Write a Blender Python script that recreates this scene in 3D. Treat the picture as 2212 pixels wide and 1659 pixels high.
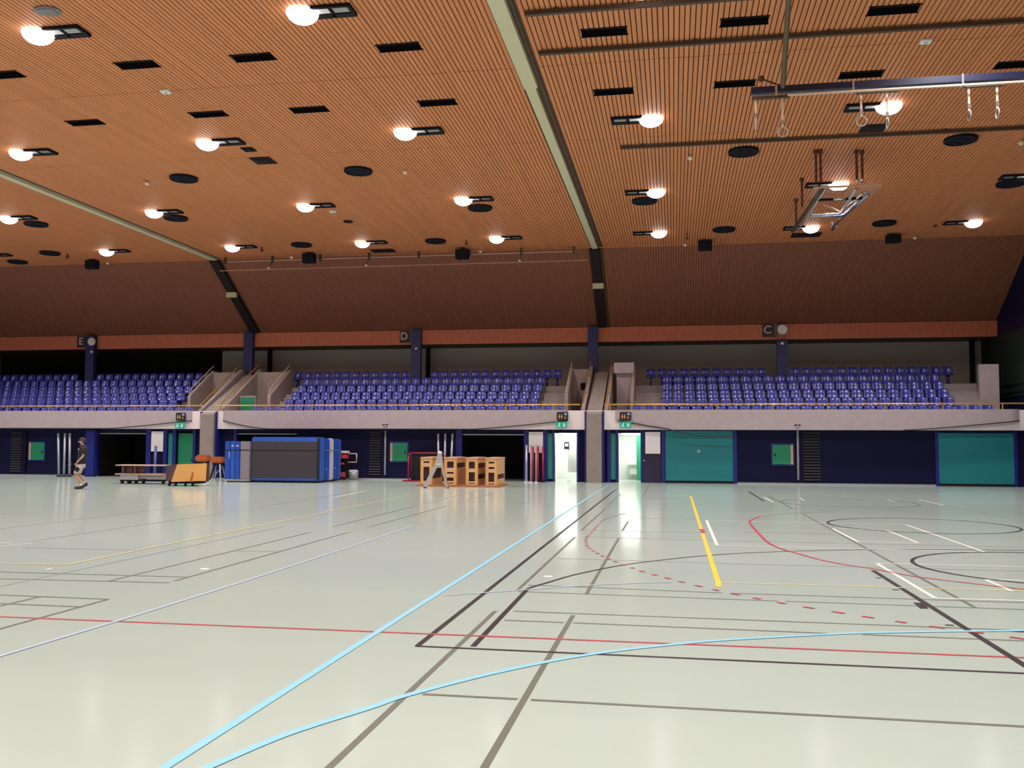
import bpy, math, random
from mathutils import Vector, Matrix
random.seed(7)
for o in list(bpy.data.objects): bpy.data.objects.remove(o)
scene = bpy.context.scene
COL = scene.collection

# ------------------------------------------------------------------ camera
IW, IH, FPX = 2212, 1659, 2011.146
YAW, PITCH, ROLL, EYE = 0.171513529, 0.0628674854, 0.00433932231, 1.62
_f = Vector((-math.sin(YAW), math.cos(YAW), 0)); _r = Vector((math.cos(YAW), math.sin(YAW), 0)); _u = Vector((0, 0, 1))
CF = _f*math.cos(PITCH) + _u*math.sin(PITCH); _u2 = -_f*math.sin(PITCH) + _u*math.cos(PITCH)
CR = _r*math.cos(ROLL) + _u2*math.sin(ROLL); CU = -_r*math.sin(ROLL) + _u2*math.cos(ROLL)
cam_d = bpy.data.cameras.new('camera'); cam = bpy.data.objects.new('camera', cam_d); COL.objects.link(cam)
cam_d.sensor_width = 36; cam_d.lens = FPX*36/IW; cam_d.clip_end = 300; cam_d.clip_start = 0.05
m3 = Matrix((CR, CU, -CF)).transposed()
cam.matrix_world = Matrix.Translation((0, 0, EYE)) @ m3.to_4x4()
scene.camera = cam

# ------------------------------------------------------------------ world, exposure
w = bpy.data.worlds.new('world'); scene.world = w; w.use_nodes = True
w.node_tree.nodes['Background'].inputs[0].default_value = (0.02, 0.02, 0.025, 1)
w.node_tree.nodes['Background'].inputs[1].default_value = 0.2
vs = scene.view_settings
vs.view_transform = 'Standard'; vs.look = 'None'; vs.gamma = 1; vs.use_curve_mapping = False
vs.exposure = 0.0
LAMP_W = 455.0          # watts of every ceiling floodlight
LAMP_COL = (1.0, 0.95, 0.93)

# ------------------------------------------------------------------ pixel -> place helpers (direction from the photo, distance from the surface touched)
def ray(x, y): return CR*((x-IW/2)/FPX) - CU*((y-IH/2)/FPX) + CF
def onZ(x, y, z=0.0):
    d = ray(x, y); t = (z-EYE)/d.z; return Vector((0, 0, EYE)) + d*t
def onY(x, y, Y):
    d = ray(x, y); t = Y/d.y; return Vector((0, 0, EYE)) + d*t

# ------------------------------------------------------------------ materials
MATS = {}
def mat(name, col, rough=0.6, metal=0.0, var=0.0, scale=8.0, emit=None, es=0.0, bump=0.0, stretch=None, coat=0.0, spec=0.5, alpha=1.0):
    if name in MATS: return MATS[name]
    m = bpy.data.materials.new(name); m.use_nodes = True; nt = m.node_tree; b = nt.nodes['Principled BSDF']
    b.inputs['Roughness'].default_value = rough; b.inputs['Metallic'].default_value = metal
    b.inputs['Base Color'].default_value = (*col, 1); b.inputs['Specular IOR Level'].default_value = spec
    if coat: b.inputs['Coat Weight'].default_value = coat; b.inputs['Coat Roughness'].default_value = 0.1
    if alpha < 1: b.inputs['Alpha'].default_value = alpha
    if var or bump:
        tc = nt.nodes.new('ShaderNodeTexCoord'); mp = nt.nodes.new('ShaderNodeMapping'); nz = nt.nodes.new('ShaderNodeTexNoise')
        nt.links.new(tc.outputs['Object'], mp.inputs[0]); nt.links.new(mp.outputs[0], nz.inputs['Vector'])
        if stretch: mp.inputs['Scale'].default_value = stretch
        nz.inputs['Scale'].default_value = scale; nz.inputs['Detail'].default_value = 4
        if var:
            mx = nt.nodes.new('ShaderNodeMix'); mx.data_type = 'RGBA'
            mx.inputs['A'].default_value = (*[c*(1-var) for c in col], 1); mx.inputs['B'].default_value = (*[min(1, c*(1+var)) for c in col], 1)
            nt.links.new(nz.outputs['Fac'], mx.inputs['Factor']); nt.links.new(mx.outputs['Result'], b.inputs['Base Color'])
        if bump:
            bp = nt.nodes.new('ShaderNodeBump'); bp.inputs['Strength'].default_value = bump
            nt.links.new(nz.outputs['Fac'], bp.inputs['Height']); nt.links.new(bp.outputs[0], b.inputs['Normal'])
    if emit:
        b.inputs['Emission Color'].default_value = (*emit, 1); b.inputs['Emission Strength'].default_value = es
    MATS[name] = m; return m

def wood_mat(name, col, var=0.25, rough=0.55):
    """slat wood: streaks along the slat plus a tint of its own for every piece"""
    if name in MATS: return MATS[name]
    m = bpy.data.materials.new(name); m.use_nodes = True; nt = m.node_tree; b = nt.nodes['Principled BSDF']
    b.inputs['Roughness'].default_value = rough; b.inputs['Specular IOR Level'].default_value = 0.25
    geo = nt.nodes.new('ShaderNodeNewGeometry'); mp = nt.nodes.new('ShaderNodeMapping'); nz = nt.nodes.new('ShaderNodeTexNoise')
    mp.inputs['Scale'].default_value = (9.634, 0.12, 2.0)
    nt.links.new(geo.outputs['Position'], mp.inputs[0]); nt.links.new(mp.outputs[0], nz.inputs['Vector'])
    nz.inputs['Scale'].default_value = 1.3; nz.inputs['Detail'].default_value = 3
    mx = nt.nodes.new('ShaderNodeMix'); mx.data_type = 'RGBA'
    mx.inputs['A'].default_value = (*[c*(1-var) for c in col], 1); mx.inputs['B'].default_value = (*[c*(1+var) for c in col], 1)
    nt.links.new(nz.outputs['Fac'], mx.inputs['Factor']); nt.links.new(mx.outputs['Result'], b.inputs['Base Color'])
    MATS[name] = m; return m

def floor_mat():
    m = bpy.data.materials.new('sport_floor'); m.use_nodes = True; nt = m.node_tree; b = nt.nodes['Principled BSDF']
    geo = nt.nodes.new('ShaderNodeNewGeometry')
    n1 = nt.nodes.new('ShaderNodeTexNoise'); n1.inputs['Scale'].default_value = 0.35; n1.inputs['Detail'].default_value = 5
    mp = nt.nodes.new('ShaderNodeMapping'); mp.inputs['Scale'].default_value = (0.5, 2.0, 1)
    nt.links.new(geo.outputs['Position'], mp.inputs[0]); nt.links.new(mp.outputs[0], n1.inputs['Vector'])
    mx = nt.nodes.new('ShaderNodeMix'); mx.data_type = 'RGBA'
    mx.inputs['A'].default_value = (0.465, 0.557, 0.5, 1); mx.inputs['B'].default_value = (0.533, 0.63, 0.57, 1)
    nt.links.new(n1.outputs['Fac'], mx.inputs['Factor']); nt.links.new(mx.outputs['Result'], b.inputs['Base Color'])
    n2 = nt.nodes.new('ShaderNodeTexNoise'); n2.inputs['Scale'].default_value = 1.2; n2.inputs['Detail'].default_value = 6
    nt.links.new(geo.outputs['Position'], n2.inputs['Vector'])
    mr = nt.nodes.new('ShaderNodeMapRange'); mr.inputs['To Min'].default_value = 0.125; mr.inputs['To Max'].default_value = 0.155
    nt.links.new(n2.outputs['Fac'], mr.inputs['Value']); nt.links.new(mr.outputs[0], b.inputs['Roughness'])
    b.inputs['Specular IOR Level'].default_value = 0.32
    MATS['sport_floor'] = m; return m

M_FLOOR = floor_mat()
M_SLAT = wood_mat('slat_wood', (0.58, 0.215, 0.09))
M_SLATB = wood_mat('shaded_slope_wood', (0.26, 0.095, 0.055))  # darker than the ceiling slats: light falloff over the slope put into the colour
M_BAND = wood_mat('band_wood', (0.55, 0.17, 0.095))
M_BACK = mat('ceiling_backing', (0.1, 0.042, 0.02), 0.9)
M_BEAM = mat('cream_paint', (0.55, 0.5, 0.33), 0.5, var=0.06, scale=1.5)
M_BEAMD = mat('dark_brown_steel', (0.06, 0.035, 0.02), 0.6, var=0.1)
M_NAVY = mat('navy_boards', (0.01, 0.0095, 0.045), 0.5, spec=0.12, var=0.15, scale=6, stretch=(0.3, 1, 9), bump=0.1)
M_BLUE = mat('blue_paint', (0.012, 0.018, 0.2), 0.4, var=0.1)
M_COLM = mat('column_blue', (0.02, 0.025, 0.12), 0.5, var=0.1)
M_TEAL = mat('teal_panel', (0.012, 0.215, 0.25), 0.45, var=0.08, scale=3)
M_GREEN = mat('green_panel', (0.015, 0.26, 0.13), 0.45, var=0.06, scale=3)
M_TEALG = mat('teal_glass', (0.025, 0.26, 0.24), 0.2)
M_CONC = mat('concrete', (0.47, 0.39, 0.415), 0.75, var=0.14, scale=3.5, bump=0.05)
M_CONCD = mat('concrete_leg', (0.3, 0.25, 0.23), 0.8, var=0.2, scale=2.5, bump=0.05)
M_STAIR = mat('shaded_stair_concrete', (0.36, 0.285, 0.27), 0.8, var=0.18, scale=2.5)  # browner and darker than the parapet concrete: stairwell shade put into the colour
M_TIER = mat('tier_concrete', (0.36, 0.31, 0.3), 0.8, var=0.15, scale=3)
M_PLAS = mat('pale_plaster', (0.88, 0.77, 0.81), 0.7, var=0.05, scale=2)
M_BWALL = mat('stand_back_wall', (0.42, 0.38, 0.34), 0.8, var=0.1, scale=2, stretch=(0.3, 1, 12))
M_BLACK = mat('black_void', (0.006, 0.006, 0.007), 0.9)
M_DARK = mat('dark_metal', (0.009, 0.008, 0.012), 0.6, spec=0.15)
M_DISC = mat('dark_grille', (0.01, 0.011, 0.024), 0.8, spec=0.1)
M_SEAT = mat('seat_blue', (0.038, 0.046, 0.32), 0.25, var=0.12, scale=3)
M_RAIL = mat('brass_rail', (0.75, 0.42, 0.12), 0.25, metal=0.6)
M_WHITE = mat('white_plastic', (0.75, 0.73, 0.74), 0.5)
M_PAPER = mat('white_board', (0.95, 0.9, 0.95), 0.5)
M_GREY = mat('grey_metal', (0.42, 0.43, 0.48), 0.4, metal=0.3)
M_ALU = mat('brushed_aluminium', (0.55, 0.53, 0.56), 0.35, metal=0.5)
M_CHROME = mat('chrome', (0.7, 0.7, 0.78), 0.2, metal=0.9)
M_CABLE = mat('black_rubber', (0.012, 0.01, 0.012), 0.6)
M_LAMP = mat('lamp_glow', (1, 1, 1), 0.5, emit=(1.0, 0.95, 0.97), es=5.0)
M_REFL = mat('lamp_reflector', (0.75, 0.72, 0.74), 0.35, metal=0.2)
M_LGLASS = mat('lamp_glass', (0.28, 0.29, 0.29), 0.2)
M_INT = mat('corridor_white', (0.8, 0.82, 0.78), 0.6, var=0.03)
M_CORL = mat('corridor_lamp', (1, 1, 1), 0.5, emit=(1, 1, 0.94), es=11.0)
M_BEIGE = mat('beige_wood', (0.62, 0.4, 0.27), 0.5, var=0.1)
M_SKIN = mat('skin', (0.48, 0.27, 0.2), 0.55, var=0.06)
M_SHIRT = mat('black_cotton', (0.012, 0.011, 0.013), 0.8, var=0.1)
M_SHORT = mat('pale_grey_shorts', (0.5, 0.42, 0.4), 0.75, var=0.08)
M_SHOE = mat('dark_shoe', (0.03, 0.03, 0.025), 0.6)
M_HAIR = mat('brown_hair', (0.04, 0.028, 0.022), 0.7, var=0.2, scale=40)
M_MATB = mat('mat_blue', (0.02, 0.085, 0.5), 0.4, var=0.12, scale=3)
M_MATB2 = mat('mat_blue_light', (0.035, 0.12, 0.52), 0.4, var=0.12, scale=3)
M_MATG = mat('mat_grey_underside', (0.052, 0.044, 0.058), 0.8, var=0.12, scale=30)
M_MATL = mat('mat_light_grey', (0.26, 0.23, 0.27), 0.6, var=0.08, scale=4)
M_MATW = mat('mat_white_strip', (0.62, 0.57, 0.68), 0.5)
M_PLY = mat('orange_plywood', (0.78, 0.4, 0.13), 0.4, var=0.12, scale=2, stretch=(0.3, 1, 3))
M_BEECH = mat('beech_wood', (0.72, 0.42, 0.23), 0.45, var=0.1, scale=3, stretch=(0.4, 1, 4))
M_HONEY = mat('honey_wood', (0.75, 0.36, 0.06), 0.4, var=0.1, scale=3)
M_HOLE = mat('dark_red_inside', (0.05, 0.012, 0.012), 0.8)
M_CARPET = mat('brown_carpet', (0.085, 0.04, 0.045), 0.9, var=0.15)
M_LEATH = mat('orange_leather', (0.5, 0.13, 0.03), 0.45, var=0.12, scale=6)
M_RED = mat('red_paint', (0.3, 0.01, 0.03), 0.4)
M_REDL = mat('bright_red_plastic', (0.65, 0.07, 0.06), 0.4)
M_NET = mat('dark_net', (0.02, 0.014, 0.022), 0.9)
M_SIGN = mat('sign_navy', (0.02, 0.02, 0.045), 0.4)
M_SIGNO = mat('sign_orange', (0.65, 0.34, 0.06), 0.5)
M_SIGNB = mat('sign_light_blue', (0.3, 0.4, 0.7), 0.5)
M_EXIT = mat('exit_green', (0.03, 0.28, 0.2), 0.4, emit=(0.05, 0.5, 0.36), es=0.25)
M_EXITW = mat('exit_white', (0.5, 0.75, 0.68), 0.4, emit=(0.5, 0.95, 0.85), es=0.25)
M_ROPE = mat('pale_rope', (0.62, 0.46, 0.36), 0.7)

# ------------------------------------------------------------------ mesh building
class MB:
    def __init__(s): s.v = []; s.f = []
    def box(s, a, b):
        x0, y0, z0 = [min(p, q) for p, q in zip(a, b)]; x1, y1, z1 = [max(p, q) for p, q in zip(a, b)]
        n = len(s.v)
        s.v += [(x0,y0,z0),(x1,y0,z0),(x1,y1,z0),(x0,y1,z0),(x0,y0,z1),(x1,y0,z1),(x1,y1,z1),(x0,y1,z1)]
        s.f += [(n,n+3,n+2,n+1),(n+4,n+5,n+6,n+7),(n,n+1,n+5,n+4),(n+1,n+2,n+6,n+5),(n+2,n+3,n+7,n+6),(n+3,n,n+4,n+7)]
        return s
    def hexa(s, p):          # 8 points, bottom ring then top ring
        n = len(s.v); s.v += [tuple(q) for q in p]
        s.f += [(n,n+3,n+2,n+1),(n+4,n+5,n+6,n+7),(n,n+1,n+5,n+4),(n+1,n+2,n+6,n+5),(n+2,n+3,n+7,n+6),(n+3,n,n+4,n+7)]
        return s
    def quad(s, *p):
        n = len(s.v); s.v += [tuple(q) for q in p]; s.f.append(tuple(range(n, n+len(p)))); return s
    def prism_x(s, poly, x0, x1):   # poly of (y, z), extruded along x
        n = len(s.v); k = len(poly)
        s.v += [(x0, y, z) for y, z in poly] + [(x1, y, z) for y, z in poly]
        s.f += [tuple(range(n, n+k)), tuple(range(n+2*k-1, n+k-1, -1))]
        s.f += [(n+i, n+k+i, n+k+(i+1) % k, n+(i+1) % k) for i in range(k)]; return s
    def prism_y(s, poly, y0, y1):   # poly of (x, z)
        n = len(s.v); k = len(poly)
        s.v += [(x, y0, z) for x, z in poly] + [(x, y1, z) for x, z in poly]
        s.f += [tuple(range(n, n+k)), tuple(range(n+2*k-1, n+k-1, -1))]
        s.f += [(n+i, n+k+i, n+k+(i+1) % k, n+(i+1) % k) for i in range(k)]; return s
    def prism_z(s, poly, z0, z1):
        n = len(s.v); k = len(poly)
        s.v += [(x, y, z0) for x, y in poly] + [(x, y, z1) for x, y in poly]
        s.f += [tuple(range(n+k-1, n-1, -1)), tuple(range(n+k, n+2*k))]
        s.f += [(n+i, n+(i+1) % k, n+k+(i+1) % k, n+k+i) for i in range(k)]; return s
    def cyl(s, a, b, r, n=10, r2=None):
        a = Vector(a); b = Vector(b); d = (b-a).normalized(); r2 = r if r2 is None else r2
        e = Vector((0, 0, 1)) if abs(d.z) < 0.9 else Vector((1, 0, 0)); p = d.cross(e).normalized(); q = d.cross(p)
        k = len(s.v)
        for c, rr in ((a, r), (b, r2)):
            for i in range(n):
                t = 2*math.pi*i/n; s.v.append(tuple(c + p*(rr*math.cos(t)) + q*(rr*math.sin(t))))
        s.f += [(k+i, k+(i+1) % n, k+n+(i+1) % n, k+n+i) for i in range(n)]
        s.f += [tuple(range(k+n-1, k-1, -1)), tuple(range(k+n, k+2*n))]; return s
    def tube(s, pts, r, n=8):
        for a, b in zip(pts[:-1], pts[1:]): s.cyl(a, b, r, n)
        return s
    def bar(s, a, b, wx, wz):      # square bar between two points
        a = Vector(a); b = Vector(b); d = (b-a).normalized()
        e = Vector((0, 0, 1)) if abs(d.z) < 0.95 else Vector((0, 1, 0)); p = d.cross(e).normalized(); q = p.cross(d)
        P = lambda c: [c-p*wx/2-q*wz/2, c+p*wx/2-q*wz/2, c+p*wx/2+q*wz/2, c-p*wx/2+q*wz/2]
        return s.hexa(P(a)+P(b))
    def ell(s, c, rx, ry, rz, nu=14, nv=8, lo=-1.0, hi=1.0):
        k = len(s.v); c = Vector(c)
        t0, t1 = math.asin(lo), math.asin(hi)
        for j in range(nv+1):
            t = t0 + (t1-t0)*j/nv
            for i in range(nu):
                p = 2*math.pi*i/nu; s.v.append((c.x+rx*math.cos(t)*math.cos(p), c.y+ry*math.cos(t)*math.sin(p), c.z+rz*math.sin(t)))
        for j in range(nv):
            for i in range(nu): s.f.append((k+j*nu+i, k+j*nu+(i+1) % nu, k+(j+1)*nu+(i+1) % nu, k+(j+1)*nu+i))
        s.f += [tuple(range(k+nu-1, k-1, -1)), tuple(range(k+nv*nu, k+nv*nu+nu))]; return s
    def torus(s, c, R, r, axis='y', n=18, m=6):
        k = len(s.v); c = Vector(c)
        for i in range(n):
            t = 2*math.pi*i/n
            for j in range(m):
                p = 2*math.pi*j/m; a = (R+r*math.cos(p)); h = r*math.sin(p)
                q = {'y': (a*math.cos(t), h, a*math.sin(t)), 'x': (h, a*math.cos(t), a*math.sin(t)), 'z': (a*math.cos(t), a*math.sin(t), h)}[axis]
                s.v.append(tuple(c+Vector(q)))
        for i in range(n):
            for j in range(m): s.f.append((k+i*m+j, k+((i+1) % n)*m+j, k+((i+1) % n)*m+(j+1) % m, k+i*m+(j+1) % m))
        return s
    def build(s, name, m, parent=None, smooth=False, bevel=0.0, kind=None):
        off = Vector((0, 0, 0)); r = parent
        while r is not None: off += r.location; r = r.parent
        me = bpy.data.meshes.new(name); me.from_pydata([tuple(Vector(v)-off) for v in s.v], [], s.f); me.validate(); me.update()
        import bmesh
        bm = bmesh.new(); bm.from_mesh(me); bmesh.ops.recalc_face_normals(bm, faces=bm.faces)
        if bevel: bmesh.ops.bevel(bm, geom=[e for e in bm.edges], offset=bevel, segments=2, affect='EDGES', clamp_overlap=True)
        bm.to_mesh(me); bm.free()
        if smooth: me.polygons.foreach_set('use_smooth', [True]*len(me.polygons))
        me.materials.append(m)
        o = bpy.data.objects.new(name, me); COL.objects.link(o)
        if parent is not None: o.parent = parent
        if kind: o['kind'] = kind
        return o
def tag(o, label, cat, group=None):
    o['label'] = label; o['category'] = cat
    if group: o['group'] = group
    return o
def thing(name, label, cat, loc, group=None):
    o = bpy.data.objects.new(name, None); COL.objects.link(o); o.location = loc; o.empty_display_size = 0.2
    return tag(o, label, cat, group)
def struct(o, label=None):
    o['kind'] = 'structure'
    if label: o['label'] = label
    return o
def copy_tree(o, parent=None):
    c = o.copy(); COL.objects.link(c); c.parent = parent
    for ch in list(o.children): copy_tree(ch, c)
    return c
def text_mesh(txt, size, m, name, parent, place, depth=0.01):
    cu = bpy.data.curves.new('t', 'FONT'); cu.body = txt; cu.size = size; cu.extrude = depth; cu.align_x = 'CENTER'; cu.align_y = 'CENTER'; cu.offset = size*0.02
    ob = bpy.data.objects.new('t', cu); COL.objects.link(ob)
    dg = bpy.context.evaluated_depsgraph_get(); me = bpy.data.meshes.new_from_object(ob.evaluated_get(dg))
    bpy.data.objects.remove(ob)
    me.transform(Matrix.Translation(place - parent.location) @ Matrix.Rotation(math.pi/2, 4, 'X'))
    me.materials.clear(); me.materials.append(m)
    o = bpy.data.objects.new(name, me); COL.objects.link(o); o.parent = parent; return o

# ------------------------------------------------------------------ main dimensions
WY, ZC, PY, CY, BY = 38.8, 9.8, 38.4, 42.9, 45.0      # lower wall, slat ceiling, parapet front, column line, stand back wall
XL, XR, Y0 = -37.2, 13.8, -8.0
FR = [-20.28, -3.2]                                    # the two concrete frames in view
PBOT, PTOP, RAILZ = 2.17, 2.98, 3.21
YCR = 38.55                                            # crease where the flat ceiling turns down

# ================================================================== STRUCTURE
floor = struct(MB().box((XL-0.5, Y0-0.5, -0.3), (XR+0.5, WY+4.6, 0)).build('floor', M_FLOOR), 'pale grey green sports floor with coloured court lines')
XSEG = []
def xw(px, y=1000): return onY(px, y, WY).x
# lower back wall with its openings (x pixel of the photo on the wall plane)
openings = [(212, 315), (380, 417), (511, 640), (998, 1132), (1198, 1246), (1336, 1384)]
ops = [(xw(a), xw(b)) for a, b in openings]
ztop = [2.02, 2.05, 2.02, 2.02, 2.03, 2.03]
mb = MB(); x = XL
for (a, b), zt in zip(ops, ztop):
    mb.box((x, WY, 0), (a, WY+0.25, PBOT)); mb.box((a, WY, zt), (b, WY+0.25, PBOT)); x = b
mb.box((x, WY, 0), (XR, WY+0.25, PBOT))
wall_back = struct(mb.build('wall_back', M_NAVY), 'dark navy boarded lower wall with doors and openings')
# pale lintel strip behind the balcony fronts
struct(MB().box((XL, PY+0.04, PBOT), (XR, WY+0.25, PTOP-0.02)).build('trim_1', M_PLAS), 'pale plaster strip above the doors')
struct(MB().box((XL, WY-0.05, 0), (xw(212), WY-0.005, 0.06)).box((xw(640), WY-0.05, 0), (xw(985), WY-0.005, 0.06)).box((xw(1592), WY-0.05, 0), (xw(2020), WY-0.005, 0.06)).build('baseboard_back', M_GREY))
struct(MB().box((XL-0.3, Y0, 0), (XL, BY+0.3, 10.2)).build('wall_left', M_NAVY))
struct(MB().box((XL, Y0-0.3, 0), (XR, Y0, 10.2)).build('wall_front', M_BWALL))
wr = struct(MB().box((XR, Y0, 0), (XR+0.3, BY+0.3, 10.2)).build('wall_right', M_NAVY), 'dark navy end wall of the hall')
mb = MB().box((XR-0.06, 38.9, 3.6), (XR, 44.9, 6.3)); mb.build('green_panel', mat('dark_green_panel', (0.004, 0.018, 0.012), 0.6, var=0.1), wr)
MB().box((XR-0.1, 38.9, 3.75), (XR-0.06, 44.9, 3.8)).box((XR-0.1, 38.9, 4.05), (XR-0.06, 44.9, 4.1)).build('panel_rail', M_DARK, wr)
# stand back wall, soffit, wooden band
bw = MB().box((-23.1, BY, 2.0), (XR, BY+0.3, 6.32)); struct(bw.build('wall_stand', M_BWALL), 'dim grey boarded wall at the back of the stand')
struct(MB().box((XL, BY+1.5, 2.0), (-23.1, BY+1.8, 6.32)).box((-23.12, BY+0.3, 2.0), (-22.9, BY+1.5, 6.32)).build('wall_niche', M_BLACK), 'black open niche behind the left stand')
struct(MB().box((XL, CY+0.06, 6.3), (XR, BY+1.8, 6.42)).build('ceiling_soffit', M_BEAMD))
band = struct(MB().box((XL, CY, 6.28), (XR, CY+0.06, 6.97)).build('trim_2', M_BAND), 'reddish wooden band above the stand')

# ---- ceiling: dark backing, slats
ceil = struct(MB().box((XL, Y0, ZC+0.03), (XR, YCR+0.1, ZC+0.2)).build('ceiling', M_BACK), 'orange brown slatted timber ceiling')
slope = struct(MB().prism_x([(YCR, ZC+0.03), (CY+0.05, 6.97+0.03), (CY+0.2, 7.1), (YCR+0.1, ZC+0.2)], XL, XR).build('ceiling_slope', M_BACK), 'steep timber ceiling slope above the stand')
PITCH_S = 0.1038; SW = 0.08
JOINTS = [Y0, -5.6, -0.55, 4.5, 9.55, 14.6, 19.62, 24.68, 29.75, 34.8, YCR]
def in_beam(x): return any(-0.18 < x-f < 0.36 for f in FR)
def sub_slots(x, ya, yb): return [(ya, yb)]
slat_mesh = {}
def slat_me(L):
    if L not in slat_mesh:
        o = MB().box((-SW/2, 0, 0), (SW/2, L-0.022, 0.03)).build('slat', M_SLAT); slat_mesh[L] = o.data; bpy.data.objects.remove(o)
    return slat_mesh[L]
allsl = []
nsl = int((XR-XL)/PITCH_S)
for j in range(len(JOINTS)-1):
    ya, yb = JOINTS[j], JOINTS[j+1]
    for i in range(nsl):
        x = XL + (i+0.5)*PITCH_S
        if in_beam(x): continue
        allsl.append((x, ya, yb))
def slat_in_view(x, ya, yb):
    best = 0
    for t in (0.1, 0.5, 0.95):
        p = Vector((x, ya+(yb-ya)*t, ZC)) - Vector((0, 0, EYE)); d = p.dot(CF)
        if d <= 0: continue
        u = IW/2+FPX*p.dot(CR)/d; v = IH/2-FPX*p.dot(CU)/d
        if -20 < u < IW+20 and -20 < v < IH: best = max(best, 1/d)
    return best
ranked = sorted(allsl, key=lambda s: -slat_in_view(*s))
near = set(s for s in ranked[:300] if slat_in_view(*s) > 0)
first = True
for s in near:
    o = bpy.data.objects.new('slat', slat_me(round(s[2]-s[1], 3))); COL.objects.link(o); o.parent = ceil
    o.location = (s[0], s[1]+0.011, ZC + random.uniform(-0.003, 0.003))
mb = MB()
for s in allsl:
    if s in near: continue
    mb.box((s[0]-SW/2, s[1]+0.011, ZC), (s[0]+SW/2, s[2]-0.011, ZC+0.03))
mb.build('slat_field', M_SLAT, ceil, kind='stuff')
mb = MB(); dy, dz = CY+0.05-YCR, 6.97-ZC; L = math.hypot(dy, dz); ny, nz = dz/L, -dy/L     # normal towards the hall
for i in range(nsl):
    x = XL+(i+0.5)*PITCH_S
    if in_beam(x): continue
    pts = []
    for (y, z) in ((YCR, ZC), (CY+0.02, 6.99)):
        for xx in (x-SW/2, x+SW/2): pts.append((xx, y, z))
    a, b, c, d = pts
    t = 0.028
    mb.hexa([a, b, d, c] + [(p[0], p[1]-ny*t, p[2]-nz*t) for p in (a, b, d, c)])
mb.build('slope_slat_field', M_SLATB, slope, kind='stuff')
MB().box((XL, YCR-0.03, ZC-0.035), (XR, YCR+0.03, ZC-0.005)).build('crease_batten', M_SLAT, slope)

# ---- concrete and steel frames
for k, fx in enumerate(FR):
    nm = 'beside the vaulting bucks' if k == 0 else 'between the two bright doorways'
    fr = thing('hall_frame', 'tall frame of concrete leg and cream ceiling beam ' + nm, 'frame', (fx, 38.3, 0)); fr['kind'] = 'structure'
    MB().prism_x([(38.2, 0), (38.2, 2.8), (42.45, 4.85), (43.1, 4.85), (43.1, 3.5), (38.75, 2.0), (38.75, 0)], fx-0.31, fx+0.31).build('concrete_leg', M_CONCD, fr)
    # upper leg against the slope, seen dark
    a0, a1 = Vector((fx, CY-0.06, 7.02)), Vector((fx, YCR-0.02, ZC-0.06))
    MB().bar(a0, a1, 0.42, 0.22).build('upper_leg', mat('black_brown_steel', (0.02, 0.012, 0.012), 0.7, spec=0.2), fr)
    pm = a0.lerp(a1, 0.57) + Vector((0.02, -0.12, -0.14))
    MB().box(pm+Vector((-0.24, -0.12, -0.1)), pm+Vector((0.24, 0.06, 0.12))).build('splice_plate', M_BEAM, fr)
    MB().box((fx-0.12, Y0, ZC-0.1), (fx+0.2, 20.6, ZC+0.028)).box((fx-0.1, 20.6, ZC-0.08), (fx+0.14, YCR, ZC+0.028)).build('ceiling_beam', M_BEAM, fr)
    MB().box((fx+0.24, Y0, ZC-0.004), (fx+0.3, YCR, ZC+0.028)).box((fx-0.16, Y0, ZC-0.004), (fx-0.13, YCR, ZC+0.028)).build('shadow_gap', M_BEAMD, fr)
    for s in (-1, 1):
        MB().box((fx+s*0.36-0.04, PY-0.03, 0), (fx+s*0.36+0.04, WY-0.005, 2.93)).build('blue_edge', M_BLUE, fr)
# blue columns in the stand
colx = [(-29.1, 'below the clock at the left stand'), (-20.55, 'above the green stairwell door'), (-12.03, 'beside the letter D sign'), (-3.62, 'above the stair between the bright doorways'), (4.8, 'below the clock beside the letter C sign')]
for cx_, nm in colx:
    o = MB().box((cx_-0.23, CY-0.28, 4.3), (cx_+0.23, CY-0.005, 6.2 if abs(cx_-4.8) < .1 else 6.97)).build('stand_column', M_COLM)
    tag(o, 'dark blue steel column ' + nm, 'column')
# slim black posts at the back of the stand
for px in (583, 925, 2100):
    p = onY(px, 770, 44.6); o = MB().box((p.x-0.09, 44.5, 4.4), (p.x+0.09, 44.7, 6.3)).build('back_post', M_DARK)
    tag(o, 'slim black post before the grey stand wall, ' + {583: 'near the bench trolley stairs', 925: 'near the letter D sign', 2100: 'near the end wall'}[px], 'post', 'slim posts behind the seats')

# ---- rooms behind the openings
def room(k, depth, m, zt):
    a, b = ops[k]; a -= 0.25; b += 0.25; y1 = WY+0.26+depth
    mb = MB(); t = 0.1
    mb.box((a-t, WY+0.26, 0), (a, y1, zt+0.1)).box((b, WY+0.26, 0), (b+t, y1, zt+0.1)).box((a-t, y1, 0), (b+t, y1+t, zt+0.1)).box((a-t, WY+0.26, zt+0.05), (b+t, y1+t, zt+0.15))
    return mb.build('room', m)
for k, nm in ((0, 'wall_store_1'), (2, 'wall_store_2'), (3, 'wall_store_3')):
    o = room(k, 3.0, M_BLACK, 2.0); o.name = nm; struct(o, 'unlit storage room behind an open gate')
    a, b = ops[k]
    struct(MB().box((a, WY+0.05, 1.93), (b, WY+0.12, 1.98)).build('trim_%d' % (3+k), M_GREY))
for k, nm in ((4, 'wall_corridor_1'), (5, 'wall_corridor_2')):
    a, b = ops[k]
    o = room(k, 3.2, M_INT, 2.0); o.name = nm; struct(o, 'brightly lit white corridor behind the open door')
    cl = MB().box((a+0.1, WY+0.7, 1.99), (b-0.1, WY+2.6, 2.04)).build('corridor_lamp', M_CORL)
    tag(cl, 'glowing white corridor ceiling lamp behind the %s doorway' % ('toilet sign' if k == 4 else 'sink'), 'lamp')

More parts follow.
